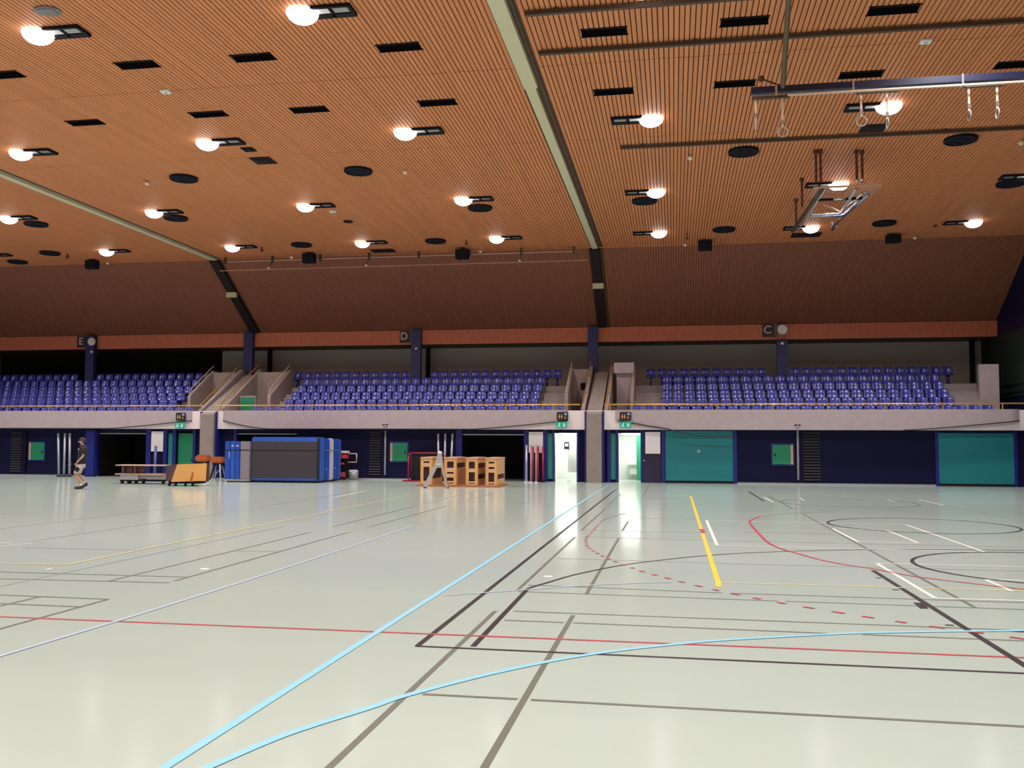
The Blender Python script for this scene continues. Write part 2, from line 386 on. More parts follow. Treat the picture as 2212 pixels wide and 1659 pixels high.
# ---- door leaves, strips, jambs
def wbox(px0, px1, py0, py1, y0, y1):
    a = onY(px0, py1, (y0)); b = onY(px1, py0, y0); return (a.x, y0, max(0.0, a.z)), (b.x, y1, b.z)
dn = 0
def door(px0, px1, py0, py1, m, label, sill=None, zmin=0.0, knob=None):
    global dn; dn += 1
    a, b = wbox(px0, px1, py0, py1, WY-0.04, WY-0.005)
    a = (a[0], a[1], zmin)
    o = struct(MB().box(a, b).build('door_%d' % dn, m), label)
    if knob:
        c = onY(knob[0], knob[1], WY-0.05); MB().cyl(c+Vector((0, -0.03, 0)), c+Vector((0, 0.02, 0)), knob[2], 12).build('handle', M_GREY if len(knob) < 4 else knob[3], o)
    return o
d = door(1438, 1583, 931, 1038, M_TEAL, 'wide teal roller gate beside the posted white sheet', zmin=0.1, knob=(1509, 975, 0.07))
MB().box((xw(1438), WY-0.03, 0.0), (xw(1583), WY-0.006, 0.1)).build('black_sill', M_BLACK, d)
d = door(2028, 2189, 936, 1046, M_TEAL, 'wide teal roller gate at the end wall', zmin=0.1, knob=(2105, 980, 0.06, M_TEALG))
MB().box((xw(2028), WY-0.03, 0.0), (xw(2189), WY-0.006, 0.1)).build('black_sill', M_BLACK, d)
d = door(381, 417, 936, 1000, M_GREEN, 'plain green door behind the stacked benches', knob=(411, 994, 0.03, M_DARK))
d.location.y += 0.12
for px0, px1, nm in ((362, 373, 'left'), (1183, 1194, 'mid'), (1320, 1330, 'right')):
    a, b = wbox(px0, px1, 936, 1032, WY-0.03, WY-0.003)
    dn += 1; struct(MB().box((a[0], a[1], 0.12), b).build('window_%d' % dn, M_TEALG), 'narrow teal glass strip beside a door')
# white corridor door leaf standing open / green door inside the right corridor
tn = 8
def jamb(px0, px1, m=M_BLUE, y0=WY-0.07, z1=PBOT-0.02):
    global tn; tn += 1
    struct(MB().box((xw(px0), y0, 0), (xw(px1), WY-0.002, z1)).build('trim_%d' % tn, m))
for a, b in ((316, 326), (1132, 1141), (1174, 1183), (1194, 1198), (1246, 1250), (1312, 1320), (1330, 1336), (1384, 1389), (1429, 1437), (1584, 1592), (2020, 2027), (2190, 2197), (505, 511), (353, 361), (373, 380), (417, 423), (985, 998)): jamb(a, b)
# padded blue post at the left opening
a = xw(190); b = xw(212)
tag(MB().box((a, WY-0.3, 0), (b, WY-0.002, PBOT-0.06)).build('padded_post', M_BLUE, bevel=0.04), 'thick padded blue post beside the open storage gate', 'post')
# navy service door with poster (right bay)
struct(MB().box((xw(1389), WY-0.03, 0), (xw(1428), WY-0.003, 2.08)).build('door_9', mat('dark_violet_door', (0.025, 0.016, 0.06), 0.45)), 'dark violet service door under the white sheet')
tag(MB().ell(onY(1391, 995, WY-0.06), 0.04, 0.03, 0.025).build('door_knob', M_CHROME, smooth=True), 'small chrome knob of the dark violet door', 'knob')
# interior of the corridors
a, b = ops[4]
p = MB().box((a+0.42*(b-a), WY+1.5, 0.35), (b-0.06, WY+1.62, 1.9)).build('toilet_partition', M_INT); tag(p, 'white partition panel inside the left bright doorway', 'partition')
q = onY(1224, 962, WY+1.45)
sg = thing('toilet_sign', 'small dark pictogram plate on white partition in the doorway', 'sign', q)
MB().box(q+Vector((-0.11, 0, -0.17)), q+Vector((0.11, 0.03, 0.14))).build('plate', M_SIGN, sg)
MB().box(q+Vector((-0.07, -0.01, -0.05)), q+Vector((-0.01, 0, 0.08))).box(q+Vector((0.01, -0.01, -0.05)), q+Vector((0.07, 0, 0.08))).build('figures', M_WHITE, sg)
tag(MB().box((b+0.08, WY+0.3, 0), (b+0.14, WY+1.2, 1.95)).build('open_door_leaf', M_DARK), 'dark door leaf swung into the left bright doorway', 'door')
a, b = ops[5]
sk = thing('hand_basin', 'white wash basin on the corridor wall behind right doorway', 'basin', (a+0.42*(b-a)+0.1, WY+2.8, 0.5))
sx = a+0.42*(b-a)+0.1
MB().box((sx-0.28, WY+2.75, 0.62), (sx+0.28, WY+3.3, 0.9)).build('bowl', M_WHITE, sk, bevel=0.05)
MB().box((sx-0.17, WY+2.95, 0.22), (sx+0.17, WY+3.3, 0.62)).build('pedestal', M_WHITE, sk, bevel=0.03)
MB().cyl((sx, WY+3.2, 0.9), (sx, WY+3.2, 1.02), 0.02).cyl((sx, WY+3.2, 1.02), (sx, WY+3.02, 1.0), 0.018).build('tap', M_CHROME, sk)
struct(MB().box((a+0.72*(b-a), WY+2.2, 0), (b+0.24, WY+2.26, 2.0)).build('door_10', M_GREEN), 'bright green door inside the right corridor')
tag(MB().box((sx+0.05, WY+3.38, 1.6), (sx+0.22, WY+3.42, 1.72)).build('wall_notice', M_GREY), 'tiny grey notice on the corridor wall above the basin', 'notice')

# ================================================================== THE STAND
BAYS = [(-28.55, 'left', XL), (-11.6, 'mid', 0), (5.35, 'right', 0)]
BNAME = {'left': 'left stand', 'mid': 'middle stand', 'right': 'right stand'}
def tierz(k): return 3.19+0.365*k-0.80
tb = {'left': (XL, -22.2), 'mid': (-18.1, -4.62), 'right': (-1.65, 12.75)}
for cx_, nm, _ in BAYS:
    x0, x1 = tb[nm]
    t = thing('stand_tiers', 'stepped concrete tiers carrying the seats of the ' + BNAME[nm], 'stand', (cx_, 39, 2.2)); t['kind'] = 'structure'
    for k in range(6):
        y0 = 38.86+0.7*k; y1 = y0+0.72 if k < 5 else BY
        MB().box((x0, y0, 2.2), (x1, y1, tierz(k))).build('tier', M_TIER, t)
    # aisle half steps at both ends
    for (s0, s1) in ((x0+0.05, cx_-5.9), (cx_+5.9, x1-0.05)):
        for k in range(1, 5):
            y0 = 38.86+0.7*k
            MB().box((s0, y0-0.35, tierz(k)-0.36), (s1, y0-0.001, tierz(k)-0.18)).build('aisle_step', M_TIER, t)
# backfill behind tiers / stair wells
for fx, wl, wrr in ((FR[0], -22.2, -18.1), (FR[1], -4.62, -1.65)):
    st = thing('stairwell', 'concrete stairwell with sloping side walls ' + ('over the vaulting bucks' if fx < -10 else 'between the bright doorways'), 'stair', (fx, 40, 2.2)); st['kind'] = 'structure'
    inner = [(38.5, 2.6), (38.5, 3.02), (42.4, 5.12), (42.6, 5.12), (42.6, 2.6)]
    outer = [(39.95, 2.3), (39.95, 3.72), (42.2, 5.05), (42.6, 5.05), (42.6, 2.3)]
    for s in (-1, 1):
        xa = fx+s*0.4
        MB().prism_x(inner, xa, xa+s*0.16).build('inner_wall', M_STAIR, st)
        xo = wl if s < 0 else wrr
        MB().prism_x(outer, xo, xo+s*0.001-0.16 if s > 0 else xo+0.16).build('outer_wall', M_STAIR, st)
        MB().box((xa+s*0.16, 38.6, 2.2), (xo-s*0.16, 42.0, 2.42)).build('landing', M_TIER, st)
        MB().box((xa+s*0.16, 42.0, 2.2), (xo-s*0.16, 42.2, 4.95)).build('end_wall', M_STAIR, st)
        # steps going up to the end wall
        for k in range(5):
            MB().box((xa+s*0.16, 40.2+0.36*k, 2.42), (xa+s*0.16+(xo-s*0.16-xa-s*0.16)*0.45, 40.2+0.36*(k+1) if k < 4 else 42.0, 2.42+0.19*(k+1))).build('step', M_TIER, st)
        # handrails
        MB().tube([(xa+s*0.08, 38.5, 3.24), (xa+s*0.08, 42.3, 5.36), (xa+s*0.08, 42.5, 5.36)], 0.03).tube([(xa+s*0.08, 39.8, 3.7), (xa+s*0.08, 39.8, 4.0)], 0.02).tube([(xa+s*0.08, 41.4, 4.55), (xa+s*0.08, 41.4, 4.85)], 0.02).build('handrail', M_RAIL, st)
        xh = xo+(0.08 if s < 0 else -0.08)
        MB().tube([(xh, 40.0, 3.75), (xh, 40.0, 3.98), (xh, 42.2, 5.28)], 0.025).build('handrail', M_BEIGE, st)
a = FR[0]+0.56
p0 = onY(520, 870, 39.9); p1 = onY(548, 858, 39.9)
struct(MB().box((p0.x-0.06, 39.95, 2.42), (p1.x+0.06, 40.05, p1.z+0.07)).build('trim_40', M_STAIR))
struct(MB().box((p0.x, 39.9, 2.42), (p1.x, 39.949, p1.z)).build('door_11', M_GREEN), 'green door low in the stairwell beside the middle stand')
p0 = onY(1254, 842, 41.97); p1 = onY(1274, 827, 41.97)
tag(MB().box((p0.x, 41.92, p0.z), (p1.x, 41.99, p1.z)).build('dark_wall_box', M_DARK, bevel=0.03), 'black box on the stairwell wall above bright doorway', 'box')
# tall pale stair head box right of the frame
sb = thing('stair_head', 'tall pale concrete box at the stairs beside the right stand', 'box', (-2.2, 41.4, 2.4))
p0 = onY(1326, 806, 41.2); p1 = onY(1369, 783, 41.2)
MB().box((p0.x, 41.2, p0.z), (p1.x, 41.9, p1.z)).build('head_slab', M_CONC, sb)
p0 = onY(1332, 880, 41.4); p1 = onY(1364, 806, 41.4)
MB().box((p0.x, 41.4, 2.43), (p1.x, 41.9, p1.z)).build('front_panel', M_CONC, sb)
tag(MB().box((12.45, 41.0, 2.6), (13.2, 41.25, 4.93)).build('stand_end_wall', M_CONC), 'upright concrete wall closing the right stand by the end wall', 'wall')

# parapets with curved lower ends, cables, rails
def parapet(xa, xb, nm):
    top, bot, rise = PTOP, PBOT, 0.36
    t = thing('balcony_front', 'pale concrete balcony front of the ' + BNAME[nm], 'balcony', ((xa+xb)/2, PY, bot)); t['kind'] = 'structure'
    n = 14
    def lowz(x):
        out = bot
        if nm != 'left':
            d0 = x-xa
            if d0 < 2.2: out = max(out, bot+rise*(1-d0/2.2)**1.5)
        d1 = xb-x
        if d1 < 4.0: out = max(out, bot+rise*(1-d1/4.0)**1.2)
        return out
    def frontY(x):
        d = min(x-xa if nm != 'left' else 99, xb-x); d = max(d, 0)
        return PY - 0.06 + 0.085*(1-min(1, d/0.35))**2
    xs = sorted(set([xa+(2.4)*i/12 for i in range(13)] + [xb-4.2*i/20 for i in range(21)] + [xa+0.35*i/4 for i in range(5)] + [xb-0.35*i/4 for i in range(5)] + [xa+2.4+(xb-xa-6.6)*i/3 for i in range(4)]))
    mb = MB()
    for a, b in zip(xs[:-1], xs[1:]):
        if b-a < 1e-5: continue
        ya, yb = frontY(a), frontY(b); za, zb = lowz(a), lowz(b)
        mb.hexa([(a, ya, za), (b, yb, zb), (b, PY+0.039, zb), (a, PY+0.039, za), (a, ya, top), (b, yb, top), (b, PY+0.039, top), (a, PY+0.039, top)])
    o = mb.build('front_panel', M_CONC, t)
    pts = [Vector((x, frontY(x)-0.012, lowz(x)+0.005)) for x in xs]
    if nm == 'right':
        pts2 = [onY(1334, 907, PY-0.085), onY(1343, 911, PY-0.085), onY(1370, 914, PY-0.085), onY(1400, 920, PY-0.085), onY(1440, 926, PY-0.085), onY(1470, 934, PY-0.085), onY(1500, 940, PY-0.085), onY(1540, 943, PY-0.085), onY(1590, 942.5, PY-0.085)]
        cb = MB().tube(pts2, 0.022, 6).build('black_cable', M_CABLE)
        tag(cb, 'black cable sagging across the teal roller gate', 'cable')
        pts = [p for p in pts if p.x > 8.5]
    MB().tube(pts, 0.022, 6).build('edge_cable', M_CABLE, t)
    # brass rail
    r = thing('balcony_rail', 'brass coloured hand rail along the ' + BNAME[nm], 'rail', ((xa+xb)/2, PY+0.12, top))
    r0 = xa+0.02 if nm != 'left' else XL+0.1; r1 = xb+(0.5 if nm != 'right' else 0.7)
    if nm != 'left': r0 = xa-0.45
    MB().cyl((r0, PY+0.12, RAILZ), (r1, PY+0.12, RAILZ), 0.028).build('top_rail', M_RAIL, r)
    x = r0+0.25
    k = 0
    while x < r1:
        MB().cyl((x, PY+0.12, top-0.005), (x, PY+0.12, RAILZ-0.02), 0.03).build('rail_post', M_RAIL, r); x += 2.15
    return t
parapet(XL+0.05, -21.1, 'left'); parapet(-19.62, -4.3, 'mid'); parapet(-2.35, 13.05, 'right')

# seats -------------------------------------------------------------
def seat_mesh():
    mb = MB(); w = 0.2
    # back shell: curved grid
    def shell(rows, th):
        k = len(mb.v); n = 7
        for (y, z, hw, cv) in rows:
            for i in range(n):
                u = -1+2*i/(n-1); mb.v.append((u*hw, y-cv*u*u, z))
        m = len(rows)
        for j in range(m-1):
            for i in range(n-1): mb.f.append((k+j*n+i, k+j*n+i+1, k+(j+1)*n+i+1, k+(j+1)*n+i))
        k2 = len(mb.v)
        for (y, z, hw, cv) in rows:
            for i in range(n):
                u = -1+2*i/(n-1); mb.v.append((u*hw, y-cv*u*u+th[0], z+th[1]))
        for j in range(m-1):
            for i in range(n-1): mb.f.append((k2+j*n+i, k2+(j+1)*n+i, k2+(j+1)*n+i+1, k2+j*n+i+1))
        # rim
        ring = [j*n for j in range(m)] + [(m-1)*n+i for i in range(1, n)] + [j*n+n-1 for j in range(m-2, -1, -1)] + [i for i in range(n-2, 0, -1)]
        for p, q in zip(ring, ring[1:]+ring[:1]): mb.f.append((k+p, k+q, k2+q, k2+p))
    shell([(-0.42, 0.40, w*0.86, 0.0), (-0.38, 0.435, w, 0.02), (-0.22, 0.415, w, 0.03), (-0.08, 0.40, w, 0.05), (-0.02, 0.46, w, 0.06), (0.02, 0.62, w, 0.07), (0.05, 0.74, w*0.95, 0.06), (0.085, 0.79, w*0.82, 0.03), (0.12, 0.785, w*0.7, 0.02)], (0.015, -0.02))
    mb.box((-0.04, -0.3, 0.0), (0.04, -0.02, 0.39))
    o = mb.build('stadium_seat', M_SEAT, smooth=True); me = o.data; bpy.data.objects.remove(o); return me
SEAT = seat_mesh()
rows_txt = ['front', 'second', 'third', 'fourth', 'fifth', 'back']
SP = 0.4875
ORD = ['first', 'second', 'third', 'fourth', 'fifth', 'sixth', 'seventh', 'eighth', 'ninth', 'tenth', 'eleventh', 'twelfth', 'thirteenth', 'fourteenth', 'fifteenth', 'sixteenth']
seats = []
for cx_, nm, _ in BAYS:
    for k in range(6):
        n = 24 if 1 <= k <= 4 else (27 if k == 5 else 29)
        for i in range(n):
            x = cx_+(i-(n-1)/2)*SP
            if nm == 'left' and x < -35.3: continue
            if k == 5 and any(abs(x-c[0]) < 0.47 for c in colx): continue
            seats.append((nm, k, x))
def seat_rank(s):
    return (s[1] == 0, {'right': 0, 'mid': 1, 'left': 2}[s[0]], s[1], -s[2])
seats.sort(key=seat_rank)
rest = MB()
for idx, (nm, k, x) in enumerate(seats):
    loc = Vector((x, 39.3+0.7*k, tierz(k)))
    if idx < 298:
        o = bpy.data.objects.new('stadium_seat', SEAT); COL.objects.link(o); o.location = loc
        cxx = {'left': -29.1, 'mid': -12.03, 'right': 4.8}[nm]; sgn = 1 if x > cxx else -1
        rank = sum(1 for q in seats if q[0] == nm and q[1] == k and (q[2]-cxx)*sgn > 0 and abs(q[2]-cxx) < abs(x-cxx)-0.01)
        tow = {('left', 1): 'the bench trolley', ('left', -1): 'the left wall', ('mid', 1): 'the bright doorways', ('mid', -1): 'the bench trolley', ('right', 1): 'the end wall', ('right', -1): 'the bright doorways'}[(nm, sgn)]
        tag(o, 'blue shell seat, %s row of %s, %s from column towards %s' % (rows_txt[k], BNAME[nm], ORD[rank], tow), 'seat', 'blue seats of the ' + BNAME[nm])
    else:
        n = len(rest.v); rest.v += [tuple(v.co+loc) for v in SEAT.vertices]; rest.f += [tuple(n+i for i in p.vertices) for p in SEAT.polygons]
o = rest.build('stadium_seat_rows', M_SEAT, smooth=True, kind='stuff'); tag(o, 'remaining blue plastic seats along the balcony rail and left stand', 'seat')

# letter signs and clocks -------------------------------------------
for ch, px, py in (('E', 176, 738), ('D', 874, 727), ('C', 1659, 713)):
    p = onY(px, py, CY-0.05)
    s = thing('letter_sign', 'dark square sign with pale letter %s on wooden band' % ch, 'sign', p)
    MB().box(p+Vector((-0.24, 0, -0.3)), p+Vector((0.24, 0.04, 0.27))).build('plate', mat('dark_red_brown', (0.05, 0.018, 0.02), 0.6), s)
    MB().box(p+Vector((0.25, 0, -0.32)), p+Vector((0.4, 0.045, 0.3))).build('side_plate', mat('dull_mauve', (0.13, 0.08, 0.085), 0.6), s)
    text_mesh(ch, 0.5, mat('pale_letter', (0.5, 0.44, 0.4), 0.6), 'letter', s, p+Vector((-0.02, -0.012, 0)))
for px, py, r, nm in ((198, 738, 0.2, 'letter E'), (1690, 712, 0.215, 'letter C')):
    p = onY(px, py, CY-0.34)
    s = thing('wall_clock', 'round white wall clock beside the %s sign' % nm, 'clock', p)
    MB().cyl(p+Vector((0, -0.03, 0)), p+Vector((0, 0.05, 0)), r, 28).build('dial', M_WHITE, s)
    MB().torus(p+Vector((0, -0.03, 0)), r, 0.018, 'y', 28, 6).build('rim', M_GREY, s, smooth=True)
    MB().bar(p+Vector((0, -0.04, 0)), p+Vector((0.06, -0.04, 0.1)), 0.012, 0.012).build('hour_hand', M_GREY, s)
    MB().bar(p+Vector((0, -0.042, 0)), p+Vector((-0.1, -0.042, 0.1)), 0.01, 0.01).build('minute_hand', M_GREY, s)
for px, py, nm in ((198, 760, 'left stand'), (899, 753, 'middle stand'), (1690, 742, 'right stand')):
    p = onY(px, py, CY-0.36)
    s = tag(MB().ell(p, 0.075, 0.06, 0.07, 14, 8).cyl(p, p+Vector((0, 0.09, 0)), 0.03).build('globe_lamp', M_WHITE, smooth=True), 'small white globe on the blue column of the ' + nm, 'lamp')

# toilet and exit signs on the balcony ---------------------------------
for (px, py, qx, qy, nm) in ((390, 900, 388, 919, 'left stand over the green door'), (1215, 899, 1213, 918, 'middle stand'), (1351, 899, 1351, 918, 'right stand')):
    p = onY(px, py, PY-0.12); hw, hh = 0.235, 0.17
    s = thing('pictogram_sign', 'dark sign with orange figures and arrow at the ' + nm, 'sign', p)
    MB().box(p+Vector((-hw, 0, -hh)), p+Vector((hw, 0.05, hh))).build('plate', M_SIGN, s, bevel=0.018)
    g = MB()
    for dx in (-0.13, -0.03):
        c = p+Vector((dx, -0.008, 0))
        g.ell(c+Vector((0, 0, 0.06)), 0.024, 0.006, 0.024, 10, 6)
        g.prism_y([(c.x-0.022, c.z+0.03), (c.x+0.022, c.z+0.03), (c.x+0.045, c.z-0.04), (c.x+0.02, c.z-0.045), (c.x+0.016, c.z-0.11), (c.x-0.016, c.z-0.11), (c.x-0.02, c.z-0.045), (c.x-0.045, c.z-0.04)], c.y, c.y+0.006)
    c = p+Vector((0.11, -0.008, -0.055))
    g.prism_y([(c.x-0.012, c.z+0.05), (c.x+0.012, c.z+0.05), (c.x+0.012, c.z), (c.x+0.06, c.z), (c.x, c.z-0.055), (c.x-0.06, c.z), (c.x-0.012, c.z)], c.y, c.y+0.006)
    g.build('figures', M_SIGNO, s)
    c = p+Vector((0.13, -0.008, 0.085)); MB().box(c+Vector((-0.055, 0, -0.045)), c+Vector((0.055, 0.006, 0.05))).build('blue_field', M_SIGNB, s)
    p = onY(qx, qy, PY-0.21)
    s = thing('exit_sign', 'green escape sign with figure and arrow at the ' + nm, 'sign', p)
    MB().box(p+Vector((-0.23, 0, -0.125)), p+Vector((0.23, 0.07, 0.125))).build('light_box', M_EXIT, s)
    MB().box(p+Vector((-0.12, 0.07, -0.09)), Vector((p.x+0.12, PY+0.039, p.z-0.02))).build('holder', M_WHITE, s)
    g = MB(); c = p+Vector((-0.1, -0.008, 0))
    g.ell(c+Vector((0.02, 0, 0.07)), 0.022, 0.006, 0.022, 10, 6)
    g.prism_y([(c.x-0.03, c.z+0.045), (c.x+0.03, c.z+0.045), (c.x+0.015, c.z-0.02), (c.x+0.06, c.z-0.05), (c.x+0.03, c.z-0.09), (c.x-0.01, c.z-0.04), (c.x-0.06, c.z-0.09), (c.x-0.08, c.z-0.07), (c.x-0.03, c.z-0.02)], c.y, c.y+0.006)
    c = p+Vector((0.11, -0.008, 0.0))
    g.prism_y([(c.x-0.022, c.z+0.08), (c.x+0.022, c.z+0.08), (c.x+0.022, c.z), (c.x+0.07, c.z), (c.x, c.z-0.09), (c.x-0.07, c.z), (c.x-0.022, c.z)], c.y, c.y+0.006)
    g.build('symbols', M_EXITW, s)
# small dark emergency lamps under the balcony front
for px, py, nm in ((832, 918, 'middle stand'), (1723, 919, 'right stand')):
    p = onY(px, py, PY-0.08)
    s = thing('spot_holder', 'small dark fitting low on the balcony front of the ' + nm, 'fitting', p)
    MB().box(p+Vector((-0.12, 0.02, -0.02)), p+Vector((0.12, 0.08, 0.03))).build('bracket', M_DARK, s)
    MB().ell(p+Vector((0, 0.0, -0.04)), 0.07, 0.05, 0.04).build('lens', M_GREY, s, smooth=True)
# vertical pipes, louvres, hatches --------------------------------------
for px0, px1, y0, y1, m, nm in ((51, 55, 930, 1021, M_DARK, 'beside the green hatch of the left bay'), (829, 834, 930, 1026, M_GREY, 'beside the red framed goal'), (1722, 1727, 930, 1037, M_GREY, 'beside the louvre of the right bay')):
    p = onY((px0+px1)/2, y1, WY-0.06); q = onY((px0+px1)/2-1, y0, WY-0.06)
    s = thing('down_pipe', 'slim vertical grey pipe on the navy wall ' + nm, 'pipe', (p.x, WY-0.06, max(0.0, p.z)))
    MB().cyl((p.x, WY-0.06, max(0.02, p.z)), (p.x, WY-0.06, min(q.z, PBOT-0.02)), 0.045).build('tube', m, s, smooth=True)
    MB().box((p.x-0.07, WY-0.03, 0.5), (p.x+0.07, WY-0.003, 0.56)).box((p.x-0.07, WY-0.03, 1.6), (p.x+0.07, WY-0.003, 1.66)).build('clip', M_DARK, s)
for px0, px1, y0, y1, nm in ((21, 47, 933, 1021, 'left bay'), (796, 823, 933, 1028, 'middle bay'), (1736, 1772, 934, 1040, 'right bay')):
    a, b = wbox(px0, px1, y0, y1, WY-0.05, WY-0.003)
    s = thing('louvre_vent', 'dark slatted louvre vent in the navy wall of the ' + nm, 'vent', (a[0], WY, a[2]))
    MB().box((a[0], WY-0.012, a[2]), (b[0], WY-0.003, b[2])).build('backing', M_BLACK, s)
    g = MB(); n = 17
    for i in range(n):
        z = a[2]+0.05+(b[2]-a[2]-0.1)*i/(n-1)
        g.hexa([(a[0]+0.02, WY-0.06, z), (b[0]-0.02, WY-0.06, z), (b[0]-0.02, WY-0.015, z+0.03), (a[0]+0.02, WY-0.015, z+0.03), (a[0]+0.02, WY-0.06, z+0.012), (b[0]-0.02, WY-0.06, z+0.012), (b[0]-0.02, WY-0.015, z+0.042), (a[0]+0.02, WY-0.015, z+0.042)])
    g.build('blades', mat('louvre_grey', (0.07, 0.065, 0.1), 0.4), s, kind='stuff')
for px0, px1, y0, y1, left, nm in ((62, 96, 956, 993, True, 'left bay by the grey poles'), (843, 880, 957, 996, True, 'middle bay by the red goal'), (1669, 1713, 961, 1003, False, 'right bay by the pipe')):
    a, b = wbox(px0, px1, y0, y1, WY-0.05, WY-0.003)
    s = thing('wall_hatch', 'square green wall hatch with beige edge in the ' + nm, 'hatch', (a[0], WY, a[2])); e = 0.115*(b[0]-a[0])
    MB().box((a[0]-0.06, WY-0.03, a[2]-0.06), (b[0]+0.06, WY-0.003, b[2]+0.06)).build('blue_frame', M_BLUE, s)
    gx0, gx1 = (a[0]+e, b[0]) if left else (a[0], b[0]-e)
    MB().box((gx0, WY-0.06, a[2]), (gx1, WY-0.03, b[2])).build('door', M_GREEN, s)
    bx0, bx1 = (a[0], a[0]+e) if left else (b[0]-e, b[0])
    MB().box((bx0, WY-0.065, a[2]), (bx1, WY-0.03, b[2])).build('beige_edge', M_BEIGE, s)
    kx = gx1-0.09 if left else gx0+0.09
    MB().box((kx-0.025, WY-0.08, a[2]+0.32), (kx+0.025, WY-0.06, a[2]+0.42)).build('lock', M_DARK, s)
# white posters
for px0, px1, y0, y1, nm in ((326, 353, 932, 975, 'behind the stacked benches'), (1142, 1173, 933, 978, 'behind the red poles'), (1394, 1426, 933, 980, 'on the dark violet door')):
    a, b = wbox(px0, px1, y0, y1, WY-0.1, WY-0.085)
    s = thing('notice_board', 'large blank looking white sheet on the wall ' + nm, 'board', (a[0], WY-0.09, a[2]))
    MB().box(a, b).build('sheet', M_PAPER, s)
    MB().box((a[0]+0.02, WY-0.085, a[2]+0.02), (b[0]-0.02, WY-0.035, b[2]-0.02)).build('backing', M_GREY, s)

# ================================================================== CEILING FITTINGS
def lamp_proto():
    t = thing('ceiling_floodlight', 'x', 'lamp', (0, 0, 0))
    # dome at 0, housing runs to +x
    g = MB(); g.box((-0.1, -0.2, -0.03), (1.0, -0.14, 0.03)); g.box((-0.1, 0.2, -0.03), (1.0, 0.26, 0.03)); g.box((0.94, -0.2, -0.03), (1.0, 0.26, 0.03)); g.box((-0.1, -0.2, 0.0), (1.0, 0.26, 0.03)); g.box((0.55, -0.2, -0.028), (0.6, 0.26, 0.0))
    g.box((-0.1, 0.1, -0.028), (1.0, 0.26, 0.0))
    g.build('housing', M_DARK, t)
    MB().ell((0.0, 0, 0), 0.31, 0.3, 0.21, 20, 8, -1.0, 0.05).build('glowing_lens', M_LAMP, t, smooth=True)
    MB().box((0.28, -0.12, -0.012), (0.54, 0.08, -0.004)).build('reflector', M_REFL, t)
    MB().box((0.62, -0.12, -0.012), (0.92, 0.08, -0.004)).build('glass_panel', M_LGLASS, t)
    return t
proto = lamp_proto()
def mirror_proto():
    t = copy_tree(proto)
    for ch in t.children:
        ch.data = ch.data.copy(); ch.data.transform(Matrix.Scale(-1, 4, (1, 0, 0))); ch.data.flip_normals()
    return t
protoR = mirror_proto()
ROWS = [(36.1, 'over the stand edge'), (30.1, 'in the second row from the stand'), (23.2, 'in the third row from the stand'), (16.3, 'in the fourth row from the stand'), (9.4, 'in the fifth row from the stand'), (2.6, 'in the sixth row from the stand'), (-4.2, 'in the added seventh row from the stand')]  # last row, unseen behind the camera, added to brighten near floor and ceiling
used = {}
for xs, pr, nm in (([-35.3, -29.7, -24.0], proto, 'left bay'), ([-18.2, -12.5, -6.9], proto, 'middle bay'), ([-0.5, 5.17, 10.9], protoR, 'right bay')):
    for y, rn in ROWS:
        for x in xs:
            t = pr if pr.name not in used else copy_tree(pr)
            used[t.name] = 1
            t.location = (x, y, ZC-0.035)
            pos = {'left bay': ('by the left wall', 'amid the bay', 'by the bench trolley beam'), 'middle bay': ('by the bench trolley beam', 'amid the bay', 'by the doorway beam'), 'right bay': ('by the doorway beam', 'amid the bay', 'by the end wall')}[nm][xs.index(x)]
            tag(t, 'glowing floodlight %s, %s, %s' % (rn, nm, pos), 'lamp', 'ceiling floodlights')
            ld = bpy.data.lights.new('lamp_light', 'SPOT'); ld.energy = LAMP_W; ld.color = LAMP_COL; ld.spot_size = math.radians(142); ld.spot_blend = 0.75; ld.shadow_soft_size = 0.28
            lo = bpy.data.objects.new('lamp_light', ld); COL.objects.link(lo); lo.parent = t; lo.location = (0, 0, -0.32)
# rectangular slots
vent_px = [(296, 139), (547, 123), (862, 101), (1305, 68), (1608, 45), (1930, 20), (5, 161), (184, 264), (450, 246), (668, 236), (945, 221), (1325, 197), (1587, 180), (1860, 160), (2200, 138)]
def ceil_item(px, py): return onZ(px, py, ZC)
vp = MB().box((-0.45, -0.16, -0.022), (0.45, 0.16, 0.004)).build('ceiling_slot_vent', M_DARK)
vp.data.materials[0] = mat('slot_black', (0.004, 0.003, 0.004), 0.9, spec=0.0)
fr_b = MB().box((-0.47, -0.18, -0.026), (0.47, -0.16, 0.004)).box((-0.47, 0.16, -0.026), (0.47, 0.18, 0.004)).build('frame', M_DARK, vp)
for i, (px, py) in enumerate(vent_px):
    t = vp if i == 0 else copy_tree(vp)
    p = ceil_item(px, py); t.location = (p.x, p.y, ZC)
    row = 'nearer' if p.y < 19.7 else 'farther'
    side = 'from the cream beam on the ring side' if p.x > FR[1] else 'from the cream beam away from the rings'
    rk = sum(1 for q in vent_px if (ceil_item(*q).y < 19.7) == (p.y < 19.7) and (ceil_item(*q).x > FR[1]) == (p.x > FR[1]) and abs(ceil_item(*q).x-FR[1]) < abs(p.x-FR[1])-0.01)
    tag(t, 'black rectangular slot vent in the %s slot row, %s %s' % (row, ORD[rk], side), 'vent', 'ceiling slot vents')
    t['label'] = 'black slot vent, %s slot row, %s %s' % (row, ORD[rk], side)
